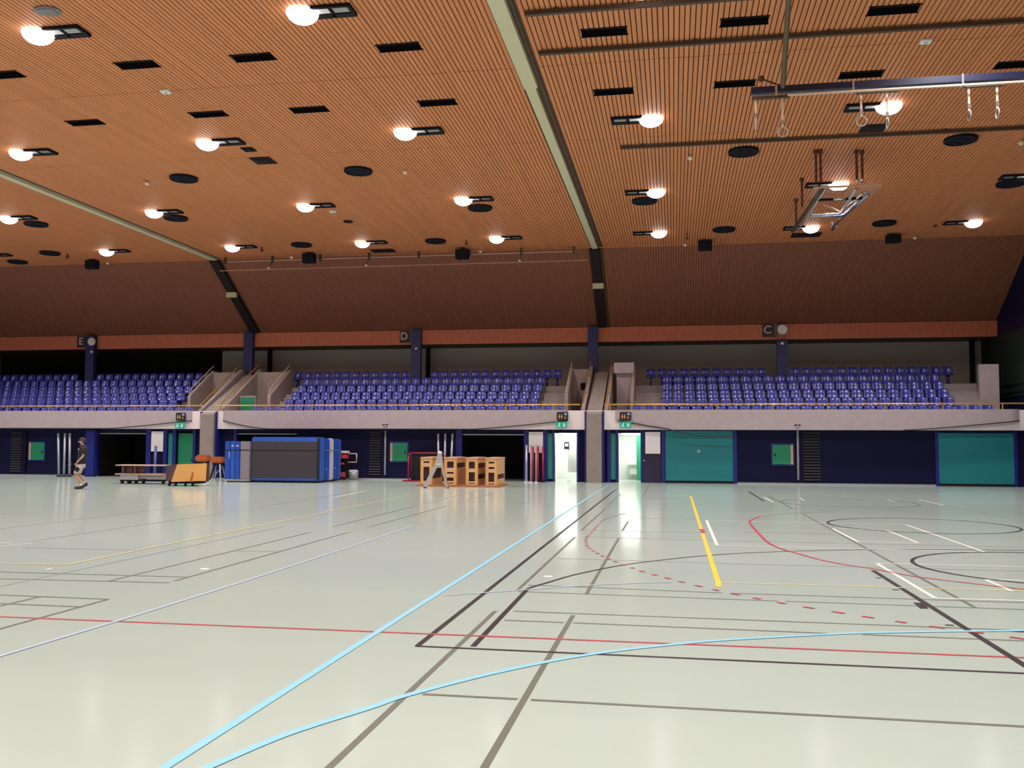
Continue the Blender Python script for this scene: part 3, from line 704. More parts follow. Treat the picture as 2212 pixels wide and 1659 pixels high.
# round grilles
disc_px = [(397, 383), (774, 367), (1606, 325), (2075, 299), (78, 482), (380, 469), (1037, 447), (1392, 432), (2183, 394), (108, 545), (651, 527), (941, 519), (1564, 494), (1910, 480), (38, 564)]
dp = thing('round_grille', 'x', 'vent', (0, 0, 0))
MB().cyl((0, 0, -0.05), (0, 0, 0.0), 0.42, 28).build('cone', M_DISC, dp, smooth=False)
MB().torus((0, 0, -0.05), 0.4, 0.03, 'z', 28, 6).torus((0, 0, -0.055), 0.2, 0.02, 'z', 20, 6).build('ring', M_DARK, dp, smooth=True)
for i, (px, py) in enumerate(disc_px):
    t = dp if i == 0 else copy_tree(dp); p = ceil_item(px, py); t.location = (p.x, p.y, ZC-0.008)
    side = 'right bay' if p.x > FR[1] else ('middle bay' if p.x > FR[0] else 'left bay')
    row = 'third' if p.y < 28 else ('second' if p.y < 33 else 'first')
    near_f = 'doorway beam' if side == 'middle bay' and p.x > -11.7 or side == 'right bay' and p.x < 5.3 else ('end wall' if side == 'right bay' else 'bench trolley beam')
    if px == 38: near_f = 'crease'
    tag(t, 'round dark grille, %s, %s lamp row from stand, towards %s' % (side, row, near_f), 'vent', 'round ceiling grilles')
# square dark hatches and small ones
for px, py, hx, hy, m, lab in ((569, 346, 0.3, 0.3, M_DARK, 'square black ceiling hatch between lamp rows of middle bay'), (1886, 276, 0.3, 0.28, M_DARK, 'square black ceiling hatch behind the hanging rings'), (537, 322, 0.17, 0.17, M_DISC, 'small grey ceiling hatch beside a floodlight of middle bay'), (103, 22, 0.26, 0.2, mat('dull_grey', (0.16, 0.14, 0.15), 0.6), 'grey oval ceiling plate above a bright floodlight'), (827, 541, 0.5, 0.3, M_DARK, 'flat dark ceiling hatch above the net tube'), (1741, 507, 0.55, 0.35, M_DARK, 'flat dark ceiling hatch behind the folded hoop'), (752, 478, 0.17, 0.2, M_DARK, 'tiny dark round ceiling opening of middle bay')):
    p = ceil_item(px, py); g = MB().prism_z([(p.x-hx, p.y-hy), (p.x+hx, p.y-hy), (p.x+hx, p.y+hy), (p.x-hx, p.y+hy)] if 'oval' not in lab and 'round' not in lab else [(p.x+hx*math.cos(i*math.pi/9), p.y+hy*math.sin(i*math.pi/9)) for i in range(18)], ZC-0.03, ZC+0.002)
    g.prism_z([(p.x-hx*0.6, p.y-hy*0.6), (p.x+hx*0.6, p.y-hy*0.6), (p.x+hx*0.6, p.y+hy*0.6), (p.x-hx*0.6, p.y+hy*0.6)], ZC-0.04, ZC-0.03)
    tag(g.build('ceiling_hatch', m), lab, 'hatch')
for px, py, lab in ((358, 196, 'white square sensor at a ceiling joint of middle bay'), (2000, 87, 'white square sensor above the ring beam'), (719, 456, 'white square sensor beside a floodlight, second lamp row of middle bay')):
    p = ceil_item(px, py)
    s = thing('ceiling_sensor', lab, 'sensor', (p.x, p.y, ZC))
    MB().box((p.x-0.11, p.y-0.1, ZC-0.05), (p.x+0.11, p.y+0.1, ZC+0.002)).build('housing', M_WHITE, s, bevel=0.012); MB().cyl((p.x, p.y, ZC-0.06), (p.x, p.y, ZC-0.05), 0.04).build('eye', M_GREY, s)
for px, py, lab in ((318, 391, 'left of a round grille, third lamp row of middle bay'), (875, 366, 'right of a round grille, third lamp row of middle bay'), (1491, 335, 'left of a round grille in the right bay'), (2206, 302, 'at the far end of right bay'), (630, 553, 'left of a speaker, over the net tube'), (1038, 541, 'right of a speaker, over the net tube'), (1480, 525, 'left of a speaker in the right bay'), (1976, 507, 'right of a speaker in the right bay'), (232, 564, 'right of a speaker in the left bay')):
    p = ceil_item(px, py); far = p.y > 34
    if far: p = onY(px, py, YCR-0.25)
    z = p.z if far else ZC
    s = thing('smoke_detector', 'pale round ceiling detector ' + lab, 'detector', (p.x, p.y, z))
    z = min(z, ZC-0.08)
    MB().ell((p.x, p.y, z), 0.075, 0.075, 0.07).build('bulb', mat('pale_detector', (0.75, 0.6, 0.48), 0.5), s, smooth=True)
    MB().cyl((p.x, p.y, z), (p.x, p.y, ZC), 0.02).build('stem', M_WHITE, s)
# hanging hooks
for px, py, lab in ((566, 530, 'over the left part of middle stand'), (1007, 515, 'over the right part of middle stand'), (1484, 503, 'over the left part of right stand'), (2020, 475, 'over the right part of right stand'), (146, 545, 'over the left stand')):
    p = onY(px, py, 36.5)
    s = thing('ceiling_hook', 'short rusty brown bar hanging from ceiling ' + lab, 'hook', (p.x, 36.5, p.z))
    MB().box((p.x-0.03, 36.47, p.z-0.22), (p.x+0.03, 36.53, ZC)).build('bar', mat('rust_brown', (0.12, 0.03, 0.015), 0.6), s); MB().box((p.x-0.05, 36.45, p.z-0.26), (p.x+0.05, 36.55, p.z-0.2)).build('end_block', M_BEAMD, s)
# speakers at the crease
for px, py, lab in ((198, 571, 'above the left stand'), (667, 558, 'over the left part of net tube'), (998, 549, 'over the right part of net tube'), (1523, 530, 'above the left part of right stand'), (1930, 513, 'above the right part of right stand')):
    p = onY(px, py, 37.75)
    s = thing('loudspeaker', 'black box loudspeaker at the ceiling crease ' + lab, 'speaker', p)
    MB().box(p+Vector((-0.27, -0.12, -0.2)), Vector((p.x+0.27, p.y+0.2, min(p.z+0.2, ZC-0.06)))).build('cabinet', M_DISC, s, bevel=0.02)
    MB().box(p+Vector((-0.23, -0.135, -0.16)), Vector((p.x+0.23, p.y-0.12, min(p.z+0.16, ZC-0.09)))).build('grille', M_DARK, s)
    MB().box(Vector((p.x-0.03, p.y-0.02, min(p.z+0.2, ZC-0.06))), Vector((p.x+0.03, p.y+0.04, ZC-0.008))).build('bracket', M_DARK, s)
# ceiling tracks in the right bay
for y, x0, x1, lab in ((16.98, -2.73, XR-0.1, 'nearer of the close pair'), (18.8, -2.72, XR-0.1, 'farther of the close pair'), (25.32, -1.39, XR-0.1, 'running past the round grilles')):
    s = thing('ceiling_track', 'long dark brown steel track under right bay ceiling, ' + lab, 'track', (x0, y, ZC))
    MB().box((x0, y-0.045, ZC-0.1), (x1, y+0.045, ZC-0.03)).build('profile', M_BEAMD, s)
    g = MB()
    x = x0+0.6
    while x < x1:
        MB().box((x-0.04, y-0.08, ZC-0.031), (x+0.04, y+0.08, ZC+0.002)).build('clamp', M_BEAMD, s); x += 2.6
# net tube along the crease over the middle stand
t = thing('net_tube', 'long double tube with brackets along the crease over middle stand', 'tube', (-12, 38.0, 9.3))
a, b = onY(483, 565, 38.3), onY(1245, 543, 38.3); zt = (a.z+b.z)/2
MB().cyl((a.x, 38.3, zt), (b.x, 38.3, zt), 0.035).build('upper_tube', mat('dull_rose_metal', (0.42, 0.26, 0.2), 0.4, metal=0.3), t)
c, d = onY(474, 583, 37.9), onY(1268, 564, 37.9); zl = (c.z+d.z)/2
MB().cyl((c.x, 37.9, zl), (d.x, 37.9, zl), 0.022).build('lower_tube', MATS['dull_rose_metal'], t)
for i in range(8):
    x = a.x+0.1+(b.x-a.x-0.2)*i/7
    MB().box((x-0.04, 38.2, zt-0.1), (x+0.04, 38.32, ZC-0.008)).build('bracket', M_BEAMD, t)
    if i in (1, 3, 6): MB().ell((x, 37.9, zl+0.06), 0.05, 0.05, 0.05, 10, 6).build('clip', M_WHITE, t, smooth=True); MB().cyl((x, 37.9, zl), (x, 38.25, zt-0.05), 0.012).build('clip_rod', M_BEAMD, t)

# gymnastic ring beam --------------------------------------------------
YB = 17.5
p0, p1 = onY(1622, 196, YB), onY(2230, 164, YB); zb = (p0.z+p1.z)/2
t = thing('ring_beam', 'dark blue steel beam carrying hanging gymnastic rings', 'beam', (p0.x, YB, zb))
MB().box((p0.x, YB-0.06, zb-0.06), (XR-0.2, YB+0.06, zb+0.06)).build('beam', mat('ring_beam_navy', (0.009, 0.011, 0.038), 0.35), t)
for px in (1690, 2105):
    q = onY(px, 150, YB)
    if px == 1690:
        MB().cyl((q.x, YB, zb), (q.x+0.02, YB-1.2, ZC-0.008), 0.05).build('suspension', mat('olive_steel', (0.12, 0.09, 0.055), 0.5, var=0.15), t)
        MB().cyl((q.x-0.36, YB, zb+0.22), (q.x-0.02, YB, zb+0.07), 0.016).ell((q.x-0.38, YB, zb+0.23), 0.06, 0.05, 0.06).build('pulley', M_BEAMD, t)
MB().box((XR-1.0, YB-0.04, zb), (XR-0.9, YB+0.04, ZC+0.02)).build('suspension', M_BEAMD, t)
for px in (1676, 1842, 2078):
    q = onY(px, 200, YB); MB().box((q.x-0.018, YB-0.075, zb-0.13), (q.x+0.018, YB+0.075, zb+0.075)).build('strap_plate', M_CHROME, t)
for px0, px1 in ((1624, 1705), (1850, 1942), (2085, 2170)):
    a, b = onY(px0, 210, YB), onY(px1, 210, YB)
    MB().box((a.x, YB-0.035, zb-0.16), (b.x, YB+0.035, zb-0.11)).build('pulley_bar', M_BEAMD, t)
    MB().cyl((a.x+0.06, YB, zb-0.11), (a.x+0.06, YB, zb-0.05), 0.02).cyl((b.x-0.06, YB, zb-0.11), (b.x-0.06, YB, zb-0.05), 0.02).build('bolt', M_CHROME, t)
MB().cyl((onY(1700, 205, YB).x, YB-0.12, zb-0.15), (XR-0.2, YB-0.12, zb-0.16), 0.022).build('pull_rope', M_ROPE, t)
for i, (px, ry, ax) in enumerate(((1633, 270, 'x'), (1691, 285, 'y'), (1861, 262, 'y'), (1917, 268, 'x'), (2094, 250, 'x'), (2155, 245, 'x'))):
    q = onY(px, ry, YB); g = thing('gymnastic_ring', 'gymnastic ring hanging %s from a webbing strap, %s pair' % ('edge on' if ax == 'x' else 'face on', 'end' if i < 2 else 'middle' if i < 4 else 'outer'), 'ring', (q.x, YB, q.z), 'rings of the %s pair' % ('end' if i < 2 else 'middle' if i < 4 else 'outer'))
    MB().torus((q.x, YB, q.z), 0.09, 0.014, ax, 18, 6).build('ring', mat('ring_grey_wood', (0.3, 0.27, 0.25), 0.5), g, smooth=True)
    MB().box((q.x-0.018, YB-0.006, q.z+0.08), (q.x+0.018, YB+0.006, zb-0.16)).build('strap', M_ROPE, g)
    MB().box((q.x-0.026, YB-0.016, q.z+0.14), (q.x+0.026, YB+0.016, q.z+0.22)).build('buckle', M_CHROME, g)

# folded basketball hoop frame -------------------------------------------
t = thing('folded_hoop', 'basketball backboard folded up on steel trusses under ceiling', 'hoop', (4.8, 30, 8.8))
ZH = 8.75
def H(px, py, z): return onZ(px, py, z)
def hb(name, pts, r, m): MB().tube([tuple(p) for p in pts], r, 8).build(name, m, t, smooth=True)
# hangers from ceiling
for (px, y0, y1) in ((1763, 385, 365), (1773, 384, 345), (1851, 385, 358), (1863, 386, 340), (1720, 480, 450), (1733, 440, 424)):
    p = H(px, y0, ZH+0.25); MB().cyl((p.x, p.y, p.z-0.1), (p.x, p.y, ZC-0.002), 0.035, 8).cyl((p.x, p.y, ZC-0.1), (p.x, p.y, ZC-0.002), 0.065, 8).build('hanger', mat('rust_paint', (0.1, 0.03, 0.02), 0.5), t)
# backboard seen edge on, lying flat
a, b = H(1757, 404, ZH), H(1903, 400, ZH); yy = (a.y+b.y)/2
MB().box((a.x, yy, ZH-0.03), (b.x, yy+1.05, ZH+0.01)).build('backboard', mat('backboard_clear', (0.5, 0.42, 0.36), 0.2, alpha=0.12), t)
MB().box((a.x, yy-0.03, ZH-0.035), (b.x, yy, ZH+0.015)).build('backboard_edge', M_BEIGE, t)
hb('side_tube', [H(1775, 408, ZH), H(1712, 500, ZH+0.2)], 0.06, M_BEAMD)
hb('side_tube', [H(1783, 408, ZH), H(1722, 500, ZH+0.2)], 0.03, M_GREY)
hb('side_tube', [H(1848, 408, ZH), H(1818, 458, ZH)], 0.045, M_GREY)
hb('main_tube', [H(1875, 420, ZH), H(1822, 466, ZH), H(1750, 466, ZH)], 0.055, mat('blue_grey_steel', (0.28, 0.29, 0.42), 0.25, metal=0.7))
hb('main_tube', [H(1862, 418, ZH), H(1814, 462, ZH), H(1752, 463, ZH)], 0.03, M_CHROME)
hb('cross_tube', [H(1768, 432, ZH), H(1862, 428, ZH)], 0.04, M_DARK)
hb('cross_tube', [H(1800, 431, ZH-0.04), H(1828, 429, ZH-0.04)], 0.03, M_CHROME)
hb('brace', [H(1778, 440, ZH), H(1812, 457, ZH)], 0.03, M_BEIGE)
hb('brace', [H(1822, 466, ZH), H(1797, 496, ZH+0.2)], 0.04, M_BEAMD)
hb('brace', [H(1798, 480, ZH+0.1), H(1799, 497, ZH+0.2), H(1808, 486, ZH+0.2)], 0.03, M_CHROME)
hb('brace', [H(1878, 416, ZH), H(1865, 415, ZH)], 0.03, M_GREY)
p = H(1812, 410, ZH-0.1); MB().torus((p.x, p.y+0.25, ZH-0.12), 0.225, 0.012, 'z', 22, 6).build('rim', mat('hoop_orange', (0.55, 0.14, 0.03), 0.4), t, smooth=True)
for px, py in ((1850, 390), (1862, 388)):
    p = H(px, py, ZH+0.15); MB().ell(p, 0.06, 0.06, 0.05, 10, 6).build('joint', M_CHROME, t, smooth=True)

# ================================================================== FLOOR MARKINGS
LC = dict(grey=mat('line_grey', (0.16, 0.17, 0.14), 0.35), lgrey=mat('line_pale_grey', (0.3, 0.31, 0.29), 0.35), black=mat('line_black', (0.028, 0.02, 0.025), 0.35), red=mat('line_red', (0.5, 0.06, 0.09), 0.35), blue=mat('line_blue', (0.3, 0.66, 0.85), 0.35), pblue=mat('line_pale_blue', (0.46, 0.57, 0.7), 0.35), yellow=mat('line_yellow', (0.85, 0.66, 0.06), 0.35), pyellow=mat('line_pale_yellow', (0.72, 0.66, 0.32), 0.35), white=mat('line_white', (0.82, 0.83, 0.78), 0.35))
lz = [0.001]
def strip(pts, wd, col, name='court_line'):
    P = [onZ(*p) if len(p) == 2 else Vector(p) for p in pts]; P = [Vector((p.x, p.y, 0)) for p in P]
    if len(pts) == 2:                      # runs that leave the photo carry on across the floor
        for e in (0, 1):
            if len(pts[e]) == 2 and not -50 < pts[e][0] < 2280: P[e] = P[e] + (P[e]-P[1-e]).normalized()*4.5
    lz[0] += 0.00003; z = lz[0]
    L, R = [], []
    for i, p in enumerate(P):
        d = (P[min(i+1, len(P)-1)]-P[max(i-1, 0)]).normalized(); n = Vector((-d.y, d.x, 0))*(wd/2)
        L.append((p.x+n.x, p.y+n.y, z)); R.append((p.x-n.x, p.y-n.y, z))
    g = MB()
    for i in range(len(P)-1): g.quad(R[i], R[i+1], L[i+1], L[i])
    return g.build(name, LC[col], floor)
def smooth(pts, n=10):
    P = [onZ(*p) for p in pts]; P = [P[0]*2-P[1]] + P + [P[-1]*2-P[-2]]; out = []
    for i in range(1, len(P)-2):
        for j in range(n):
            t = j/n; a, b, c, d = P[i-1], P[i], P[i+1], P[i+2]
            out.append(0.5*((2*b)+(c-a)*t+(2*a-5*b+4*c-d)*t*t+(-a+3*b-3*c+d)*t**3))
    out.append(P[-2]); return [tuple(p) for p in out]
# long runs, along the hall depth (x fixed) and across (y fixed)
strip([(-1.70, 1.0, 0), (-1.70, 8.93, 0)], 0.045, 'grey'); strip([(-0.94, 1.0, 0), (-0.94, 8.85, 0)], 0.045, 'grey')
for a, b, c in (((1118, 1275), (1242, 1160), 'grey'), ((1256, 1146), (1308, 1098), 'grey'), ((1314, 1091), (1341, 1067), 'grey'), ((1267, 1283), (1337, 1162), 'grey'), ((1345, 1146), (1357, 1126), 'grey'), ((1385, 1078), (1403, 1047), 'grey'),
                ((1120, 1278), (1680, 1298.5), 'grey'), ((1697, 1299), (2300, 1320), 'grey'), ((1140, 1264), (1215, 1266.5), 'grey'), ((1226, 1267), (1560, 1281), 'grey'), ((1580, 1281.5), (2300, 1305), 'grey'),
                ((1109, 1320.4), (2300, 1365.5), 'grey'), ((1089, 1340), (1218, 1345), 'grey'), ((1238, 1345.7), (1790, 1368.5), 'grey'), ((1862, 1371), (2300, 1388), 'grey'),
                ((913, 1499.8), (1118, 1510.4), 'grey'), ((1147, 1512), (2400, 1580), 'grey'),
                ((1203, 1206), (1606, 1218.6), 'lgrey'), ((1606, 1218.6), (2300, 1236), 'lgrey'), ((1263, 1160), (1606, 1169), 'lgrey'), ((1252, 1145), (1520, 1151), 'lgrey'), ((1290, 1117), (1520, 1122), 'lgrey'), ((1606, 1150), (1800, 1153), 'lgrey'), ((1606, 1169), (2300, 1184), 'lgrey'), ((1395, 1075), (1480, 1078.5), 'lgrey'),
                ((1732, 1109), (2107, 1313), 'grey'), ((1662, 1072), (1713, 1099.5), 'grey'), ((1622, 1052), (1647, 1065), 'lgrey'), ((1866, 1058), (2300, 1142), 'lgrey'),
                ((0, 1267), (616, 1136.4), 'lgrey'), ((237, 1255), (670, 1150), 'grey'), ((378, 1255), (753, 1150), 'grey'), ((719, 1138), (894, 1094), 'grey'), ((797, 1138.5), (963, 1093.5), 'grey'), ((988, 1086.6), (1073, 1063.3), 'lgrey'), ((921, 1088), (1030, 1060), 'lgrey'),
                ((-60, 1249), (366, 1259), 'grey'), ((-60, 1234), (402, 1246.8), 'grey'), ((-60, 1283), (234, 1294.8), 'grey'), ((-60, 1301.5), (170, 1311), 'grey'), ((88, 1289), (-60, 1323), 'grey'), ((234, 1294.8), (-60, 1375), 'grey'),
                ((0, 1142.7), (438, 1089), 'lgrey'), ((71, 1168.8), (479, 1108.5), 'lgrey'), ((560, 1096), (760, 1063), 'lgrey'), ((500, 1190), (600, 1192), 'lgrey'), ((50, 1183), (300, 1188.5), 'lgrey')):
    strip([a, b], 0.042 if c == 'grey' else 0.035, c)
strip([(902.5, 1395), (1330, 1057.5)], 0.05, 'black'); strip([(897, 1396), (2400, 1463.5)], 0.045, 'black')
strip([(1022, 1396.7), (1139.5, 1272.7)], 0.05, 'black')
strip(smooth([(1139.5, 1272.7), (1148, 1269), (1192, 1256), (1247, 1240.5), (1342, 1221.4), (1438, 1209), (1521, 1200.8), (1606, 1195), (1743, 1190), (1880, 1187.7), (2126, 1188), (2290, 1190)]), 0.045, 'black')
strip([(-12, 7.74, 0), (8, 7.78, 0)], 0.045, 'red')
strip([(1885.5, 1232.3), (2212, 1437), (2300, 1492)], 0.06, 'black'); strip([(1617, 1061.6), (1650, 1082.5)], 0.05, 'black'); strip([(1622, 1070), (1634, 1070.5)], 0.05, 'black')
g = MB().quad(*[tuple(onZ(*p)+Vector((0, 0, 0.0031))) for p in ((1972.6, 1302.3), (1994, 1302.3), (2006, 1315), (1988, 1315))]); g.build('court_mark', LC['black'], floor)
for a, b in (((2042, 1350.5), (2060, 1351)), ((2187, 1364), (2230, 1366)), ((1927, 1274), (1942, 1274.5)), ((1892, 1248.5), (1903, 1249))): strip([a, b], 0.05, 'black', 'court_mark')
strip([(1491.8, 1072), (1551.5, 1258.4), (1552, 1268)], 0.065, 'yellow'); strip([(1551, 1258.6), (2300, 1279.3)], 0.045, 'pyellow')
strip([(1515.5, 1143), (1519, 1152)], 0.08, 'red', 'court_mark')
for a, b in (((1526, 1124.5), (1956, 1133.5)), ((1526, 1124.5), (1549, 1178)), ((1549, 1178.5), (2127, 1193)), ((1957, 1133.7), (2128, 1193)), ((1799, 1142.5), (1854, 1170.7)), ((1854, 1170.5), (1984, 1173)), ((1915.6, 1146), (1984, 1173)), ((1799, 1142), (1915, 1145.5)),
             ((1894, 1217.5), (2020, 1292.5)), ((1894, 1217.3), (2300, 1227)), ((2020, 1292.6), (2300, 1300.5)), ((2129, 1253), (2187, 1277.5)), ((2129, 1252.8), (2300, 1256)), ((1650, 1074), (1670, 1085)), ((1727, 1076), (1738, 1081.5)), ((1984, 1079), (2039, 1092)), ((1916, 1080), (1932, 1084)), ((-30, 1184), (71, 1173.7)), ((-20, 1172), (25, 1173)), ((720, 1075), (790, 1060.5)), ((100, 1231), (112, 1228))): strip([a, b], 0.055, 'white')
strip(smooth([(1641.6, 1115.9), (1622, 1124), (1619.7, 1129.6), (1626.5, 1139), (1641.6, 1155.6), (1661, 1173.4), (1688, 1185.8), (1721, 1195.3), (1770, 1209), (1825, 1220), (1880, 1228), (1990, 1247.4), (2212, 1273.4), (2280, 1280)]), 0.05, 'red')
strip(smooth([(1641.6, 1115.9), (1688, 1110.4), (1732, 1108), (1800, 1105.5)]), 0.045, 'lgrey')  # far run of the red arc; its greying at a grazing angle is painted in
dash = smooth([(1304, 1122.7), (1290, 1136.5), (1276.7, 1151.5), (1268, 1160), (1265.8, 1168), (1270, 1181.7), (1296, 1198.6), (1319, 1209.6), (1353.5, 1222.8), (1393, 1236.5), (1444, 1250), (1510, 1266.6), (1586, 1283.6), (1680, 1301.7), (1788, 1319.7), (1850, 1329.8), (1983, 1349.7), (2135, 1370.3), (2212, 1381), (2290, 1391)], 24)
acc = 0.0; cur = []
for i in range(len(dash)-1):
    a, b = Vector(dash[i]), Vector(dash[i+1]); acc += (b-a).length
    if (acc % 0.32) < 0.14: cur.append(dash[i])
    else:
        if len(cur) > 1: strip(cur, 0.05, 'red', 'court_dash')
        cur = []
strip(smooth([(1304, 1122.7), (1325, 1115), (1353, 1109)]), 0.045, 'lgrey')
strip([(-2.5, 1.0, 0), (-2.49, 27.5, 0), (-2.47, 36.5, 0)], 0.06, 'blue')
strip(smooth([(380, 1684), (448.5, 1659), (615, 1589), (800, 1529.5), (881, 1502.3), (1080, 1451.7), (1279, 1413.7), (1500, 1388.4), (1665, 1377.6), (1846, 1368.5), (2027, 1365), (2280, 1362)]), 0.06, 'blue')
strip([(-60, 1436), (267, 1337.8), (500, 1264.7), (755, 1182.5), (894, 1136)], 0.05, 'pblue')
strip(smooth([(960, 1287), (1100, 1277), (1226, 1268), (1350, 1261), (1450, 1258)]), 0.045, 'pblue')
strip([(142.5, 1220.8), (884, 1070)], 0.05, 'pyellow'); strip([(-60, 1216), (142.5, 1220.8)], 0.05, 'pyellow')
def circle(cx_, cy_, R, col, w=0.05): strip([(cx_+R*math.cos(2*math.pi*i/64), cy_+R*math.sin(2*math.pi*i/64), 0) for i in range(65)], w, col)
a, b = onZ(1789.5, 1127), onZ(2207, 1143.6); circle((a.x+b.x)/2, (a.y+b.y)/2, (b-a).length/2, 'black')
a = onZ(1978.6, 1220); circle(a.x+1.8, a.y, 1.8, 'black')
a = onZ(1995, 1091.8); circle(a.x-1.8, a.y+0.6, 1.8, 'grey', 0.04)
for px, py in ((1184, 1245.5), (442, 1229)):
    p = onZ(px, py); MB().prism_z([(p.x+0.06*math.cos(i*math.pi/8), p.y+0.06*math.sin(i*math.pi/8)) for i in range(16)], 0.0005, 0.004).build('floor_plug', M_WHITE, floor)

# ================================================================== EQUIPMENT
# --- bench stack on rollers
Y = 32.55; p = onZ(262, 1047); x0 = onY(253, 1030, Y).x; x1 = onY(372, 1030, Y).x
t = thing('bench_trolley', 'stack of long wooden gym benches on a grey roller trolley', 'trolley', ((x0+x1)/2, Y, 0))
zt = onY(300, 1004, Y).z; zm = onY(300, 1023, Y).z
MB().box((x0, Y-0.15, zt-0.04), (x1-0.05, Y+0.15, zt)).build('bench_plank', M_BEIGE, t); MB().box((x0, Y+0.2, zt-0.04), (x1-0.05, Y+0.5, zt)).build('bench_plank', M_BEIGE, t)
MB().box((x0, Y-0.15, zm-0.04), (x1-0.3, Y+0.15, zm)).build('bench_plank', M_BEIGE, t); MB().box((x0, Y+0.2, zm-0.04), (x1, Y+0.5, zm)).build('bench_plank', M_BEIGE, t)
for xx in (x0+0.25, x0+0.75):
    MB().box((xx, Y-0.12, zm), (xx+0.1, Y+0.12, zt-0.04)).box((xx, Y+0.22, zm), (xx+0.1, Y+0.48, zt-0.04)).build('bench_foot', M_CARPET, t)
    MB().box((xx+0.14, Y-0.02, zm), (xx+0.4, Y+0.02, zt-0.06)).build('bench_panel', M_CARPET, t)
MB().box((x0+0.2, Y-0.12, 0.14), (x0+0.95, Y+0.45, zm-0.05)).build('base_block', M_GREY, t)
MB().box((x0+0.95, Y-0.05, 0.2), (x1-0.2, Y+0.05, 0.36)).box((x0+0.95, Y+0.3, 0.2), (x1-0.2, Y+0.38, 0.36)).build('base_beam', mat('pale_mauve_metal', (0.4, 0.33, 0.34), 0.5), t)
for xx in (x0+0.28, x0+0.55, x0+0.85, x1-0.3):
    MB().cyl((xx, Y-0.12, 0.06), (xx, Y-0.07, 0.06), 0.06, 14).build('castor', M_DARK, t); MB().cyl((xx, Y+0.4, 0.06), (xx, Y+0.45, 0.06), 0.06, 14).build('castor', M_DARK, t)
MB().box((x0+0.2, Y-0.13, 0.1), (x1-0.2, Y-0.06, 0.15)).box((x0+0.2, Y+0.39, 0.1), (x1-0.2, Y+0.46, 0.15)).build('rail', M_DARK, t)
# --- springboards leaning on a trolley
Y = 31.35; xa, xb = onY(376, 1040, Y).x, onY(441, 1030, Y).x; xl = onY(350, 1030, Y).x
zt = onY(400, 1003, Y).z; zbm = onY(400, 1041, Y).z
t = thing('springboard_trolley', 'orange plywood springboards stacked upright on a small trolley', 'trolley', ((xa+xb)/2, Y, 0))
MB().hexa([(xa-0.03, Y-0.15, zbm), (xb, Y+0.1, zbm+0.04), (xb, Y+0.14, zbm+0.04), (xa-0.03, Y-0.1, zbm), (xa+0.17, Y-0.12, zt), (xb+0.0, Y+0.14, zt+0.04), (xb, Y+0.18, zt+0.04), (xa+0.17, Y-0.08, zt)]).build('springboard', M_PLY, t)
for k in range(3):
    o_ = 0.12+0.13*k
    MB().hexa([(xa-0.05-o_, Y-0.1+o_, zbm), (xb-o_*0.3, Y+0.16+o_, zbm), (xb-o_*0.3, Y+0.22+o_, zbm), (xa-0.05-o_, Y-0.04+o_, zbm), (xa+0.14-o_, Y-0.1+o_, zt), (xb-o_*0.3, Y+0.16+o_, zt+0.04), (xb-o_*0.3, Y+0.22+o_, zt+0.04), (xa+0.14-o_, Y-0.04+o_, zt)]).build('springboard', M_CARPET, t)
MB().hexa([(xl, Y+0.25, zbm+0.02), (xa-0.02, Y-0.1, zbm+0.02), (xa, Y+0.5, zbm+0.02), (xl+0.2, Y+0.7, zbm+0.02), (xl, Y+0.25, zt-0.05), (xa+0.12, Y-0.08, zt), (xa+0.3, Y+0.5, zt), (xl+0.2, Y+0.7, zt-0.05)]).build('carpet_cover', M_CARPET, t)
MB().hexa([(xa+0.63, Y-0.02, zbm), (xa+0.72, Y+0.02, zbm), (xa+0.72, Y+0.04, zbm), (xa+0.63, Y, zbm), (xa+0.7, Y-0.02, zbm+0.35), (xa+0.74, Y, zbm+0.35), (xa+0.74, Y+0.02, zbm+0.35), (xa+0.7, Y, zbm+0.35)]).build('wooden_stop', M_LEATH, t)
MB().box((xa-0.15, Y-0.08, 0.09), (xb-0.25, Y+0.6, 0.15)).build('frame', M_DARK, t)
for xx in (xa-0.13, xa+0.12, xa+0.5, xa+0.78):
    MB().cyl((xx-0.02, Y-0.1, 0.055), (xx+0.03, Y-0.1, 0.055), 0.055, 14).box((xx-0.02, Y-0.12, 0.05), (xx+0.03, Y-0.08, 0.16)).build('castor', M_DARK, t)
# --- two vaulting bucks
for (px0, px1, ty, by, yb, lab) in ((424, 453, 983, 998, 36.4, 'farther from the blue mats'), (458, 485, 987, 1001, 36.0, 'next to the blue mats')):
    a, b = onY(px0, by, yb), onY(px1, ty, yb)
    t = thing('vaulting_buck', 'orange leather vaulting buck on pale steel legs, ' + lab, 'buck', ((a.x+b.x)/2, yb, 0))
    MB().box((a.x, yb-0.16, a.z), (b.x, yb+0.2, b.z)).build('leather_body', M_LEATH, t, smooth=False, bevel=0.06)
    MB().box((a.x+0.06, yb-0.1, a.z-0.05), (b.x-0.06, yb+0.14, a.z+0.01)).build('body_plate', M_DARK, t)
    for sx, sy, m in ((-1, -1, M_DARK), (1, -1, M_WHITE), (-1, 1, M_GREY), (1, 1, M_GREY)):
        cx_ = (a.x+b.x)/2
        MB().cyl((cx_+sx*0.12, yb+sy*0.08, a.z-0.03), (cx_+sx*0.24, yb+sy*0.22, 0.03), 0.032, 10).build('leg', m, t, smooth=True)
        MB().cyl((cx_+sx*0.24, yb+sy*0.22, 0), (cx_+sx*0.24, yb+sy*0.22, 0.05), 0.05, 12).build('foot', M_WHITE, t)
    MB().bar((cx_-0.15, yb, 0.2), (cx_+0.15, yb, 0.55), 0.03, 0.03).build('brace', M_GREY, t)
